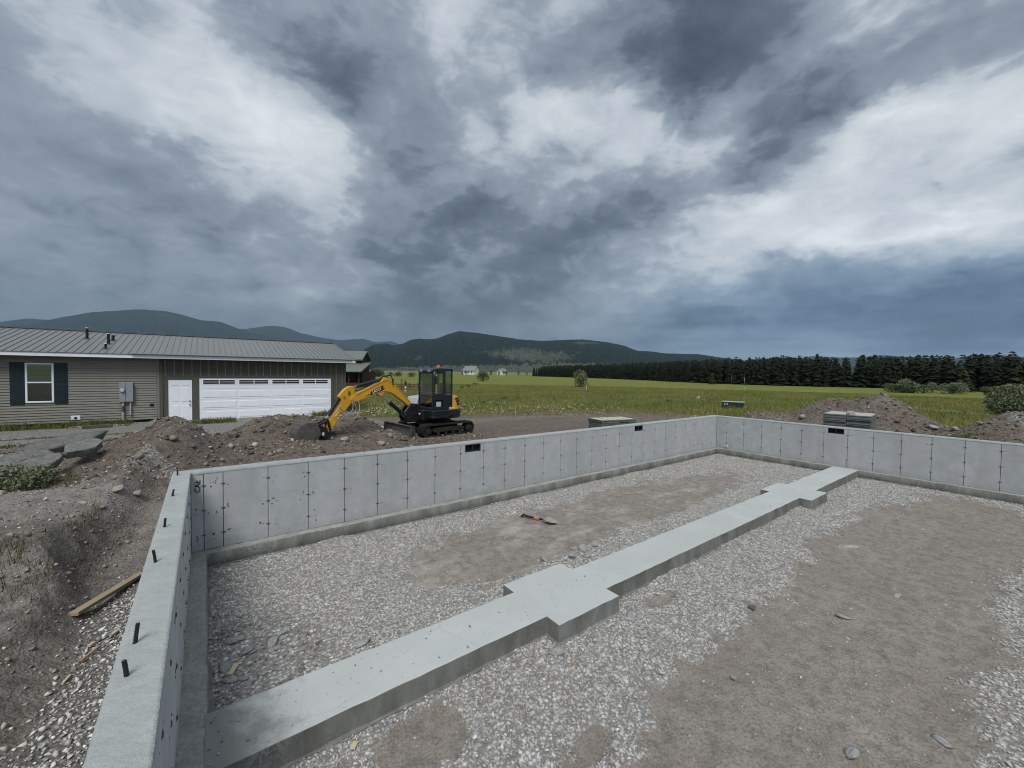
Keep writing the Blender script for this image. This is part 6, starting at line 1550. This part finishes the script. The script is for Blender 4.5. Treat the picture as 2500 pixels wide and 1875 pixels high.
# strap bundle on the tall stack
g = G(); rg = random.Random(2)
for k in range(9):
    a = rg.uniform(0, 6.28); r_ = rg.uniform(.05, .14); q = rg.uniform(-.06, .06)
    g.tube([(q + r_ * math.cos(a + t), q * .5 + r_ * math.sin(a + t), .02 + .05 * rg.random() + .03 * math.sin(t * 2)) for t in np.linspace(0, 3.6, 9)], .010, 5)
o = g.build('strap_bundle', [plain('pale_strap', (.50, .47, .40), .8, .2, 0, .3)], None); o.location = (18.45, -3.55, 1.745)
tag(o, 'tangled bundle of pale straps on top of the tall panel stack', 'straps', None, 'thing')
# ------------------------------------------------------------------ utility box with whip marker
M_UTIL = plain('dark_green_utility_box', (.022, .036, .024), .5, .4, 0, .25, 4); M_UTOP = plain('dusty_box_lid', (.30, .33, .31), .6, .3)
ub = thing('utility_box', 'low dark green utility box with pale lid in the grass', 'utility box', (31.8, 6.55, hz(31.8, 6.55)), R(-70))
G().box((-.72, -.4, 0), (.72, .4, .50)).build('box_body', [M_UTIL], ub, bevel=.03, seg=2)
G().box((-.75, -.43, .50), (.75, .43, .56)).build('box_lid', [M_UTOP], ub, bevel=.02)
G().box((-.02, -.41, .06), (.60, -.40, .44)).build('box_door', [M_UTIL], ub, bevel=.01)
lt = link('lettering', text_mesh('H1', .22, .003), ub, M_WLET); lt.matrix_local = Matrix(((1, 0, 0, -.42), (0, 0, -1, -.405), (0, 1, 0, .36), (0, 0, 0, 1)))
G().box((.05, -.62, .0), (.55, -.5, .06)).build('base_slab', [M_UTOP], ub)
wp = thing('whip_marker', 'thin yellow banded whip marker rising beside the utility box', 'marker', (31.95, 5.85, hz(31.95, 5.85)))
for k in range(8):
    G().tube([(0, 0, .34 * k), (0, 0, .34 * (k + 1))], .016 - .0006 * k, 6).build('rod_band', [plain('yellow_rod', (.50, .48, .16), .6) if k % 2 == 0 else plain('dark_rod', (.10, .105, .08), .6)], wp)
p = sight(1432, 953); st_ = thing('survey_stake', 'short pale survey stake in the meadow below the round bush', 'stake', (p.x, p.y, hz(p.x, p.y)))
G().box((-.05, -.02, -.1), (.05, .02, .62)).build('stake', [M_LUMP], st_); G().box((-.055, -.025, .45), (.055, .025, .60)).build('stake_band', [M_WHITE], st_)
# ------------------------------------------------------------------ rail fence and banded post behind the boom
f0 = sight(972, 954); M_RAIL = mk_wood('weathered_brown_rail', (.085, .050, .034), (.13, .085, .06))
fe = thing('rail_fence', 'brown wooden rail fence in the meadow behind the excavator boom', 'fence', (f0.x, f0.y, hz(f0.x, f0.y)), R(-37))
for k in range(5): G().tube([(k * 1.05 - .6, 0, -.1), (k * 1.05 - .6, 0, 1.05 if k > 1 else 1.5)], .07, 8).build('post', [M_RAIL], fe)
for zz in (.25, .55, .85): G().tube([(-.9, -.05, zz), (1.6, -.05, zz + .04), (3.9, -.05, zz - .02)], .05, 7).build('rail', [M_RAIL], fe)
G().box((.9, -1.0, 0), (3.8, -.4, .28)).build('plank_base', [plain('reddish_plank', (.16, .085, .055), .8)], fe)
f1 = sight(990, 957)
bp = thing('banded_post', 'orange and white banded post with dark conical top behind the boom', 'post', (f1.x, f1.y, hz(f1.x, f1.y)))
for k in range(4): G().tube([(0, 0, .22 * k), (0, 0, .22 * (k + 1))], .11 - .01 * k, 10).build('post_band', [plain('orange_band', (.42, .14, .06), .6) if k % 2 else M_WHITE], bp)
G().tube([(0, 0, .88), (0, 0, 1.05), (0, 0, 1.45)], [.20, .17, .03], 10).build('post_cap', [M_EBLK], bp)

# ------------------------------------------------------------------ rain haze between the viewer and the mountains
hm = bpy.data.materials.new('haze_air'); hm.use_nodes = True
t = NT(hm.node_tree); t.N.clear()
pv = t.n('ShaderNodeVolumePrincipled', {'Color': (.58, .80, 1.0, 1), 'Density': 5.2e-5, 'Anisotropy': .2})
o_ = t.n('ShaderNodeOutputMaterial'); t.L.new(pv.outputs[0], o_.inputs['Volume'])
G().box((-11500, -6500, -14), (11500, 11500, 910)).build('haze', [hm])
tag(bpy.data.objects['haze'], kind='stuff')
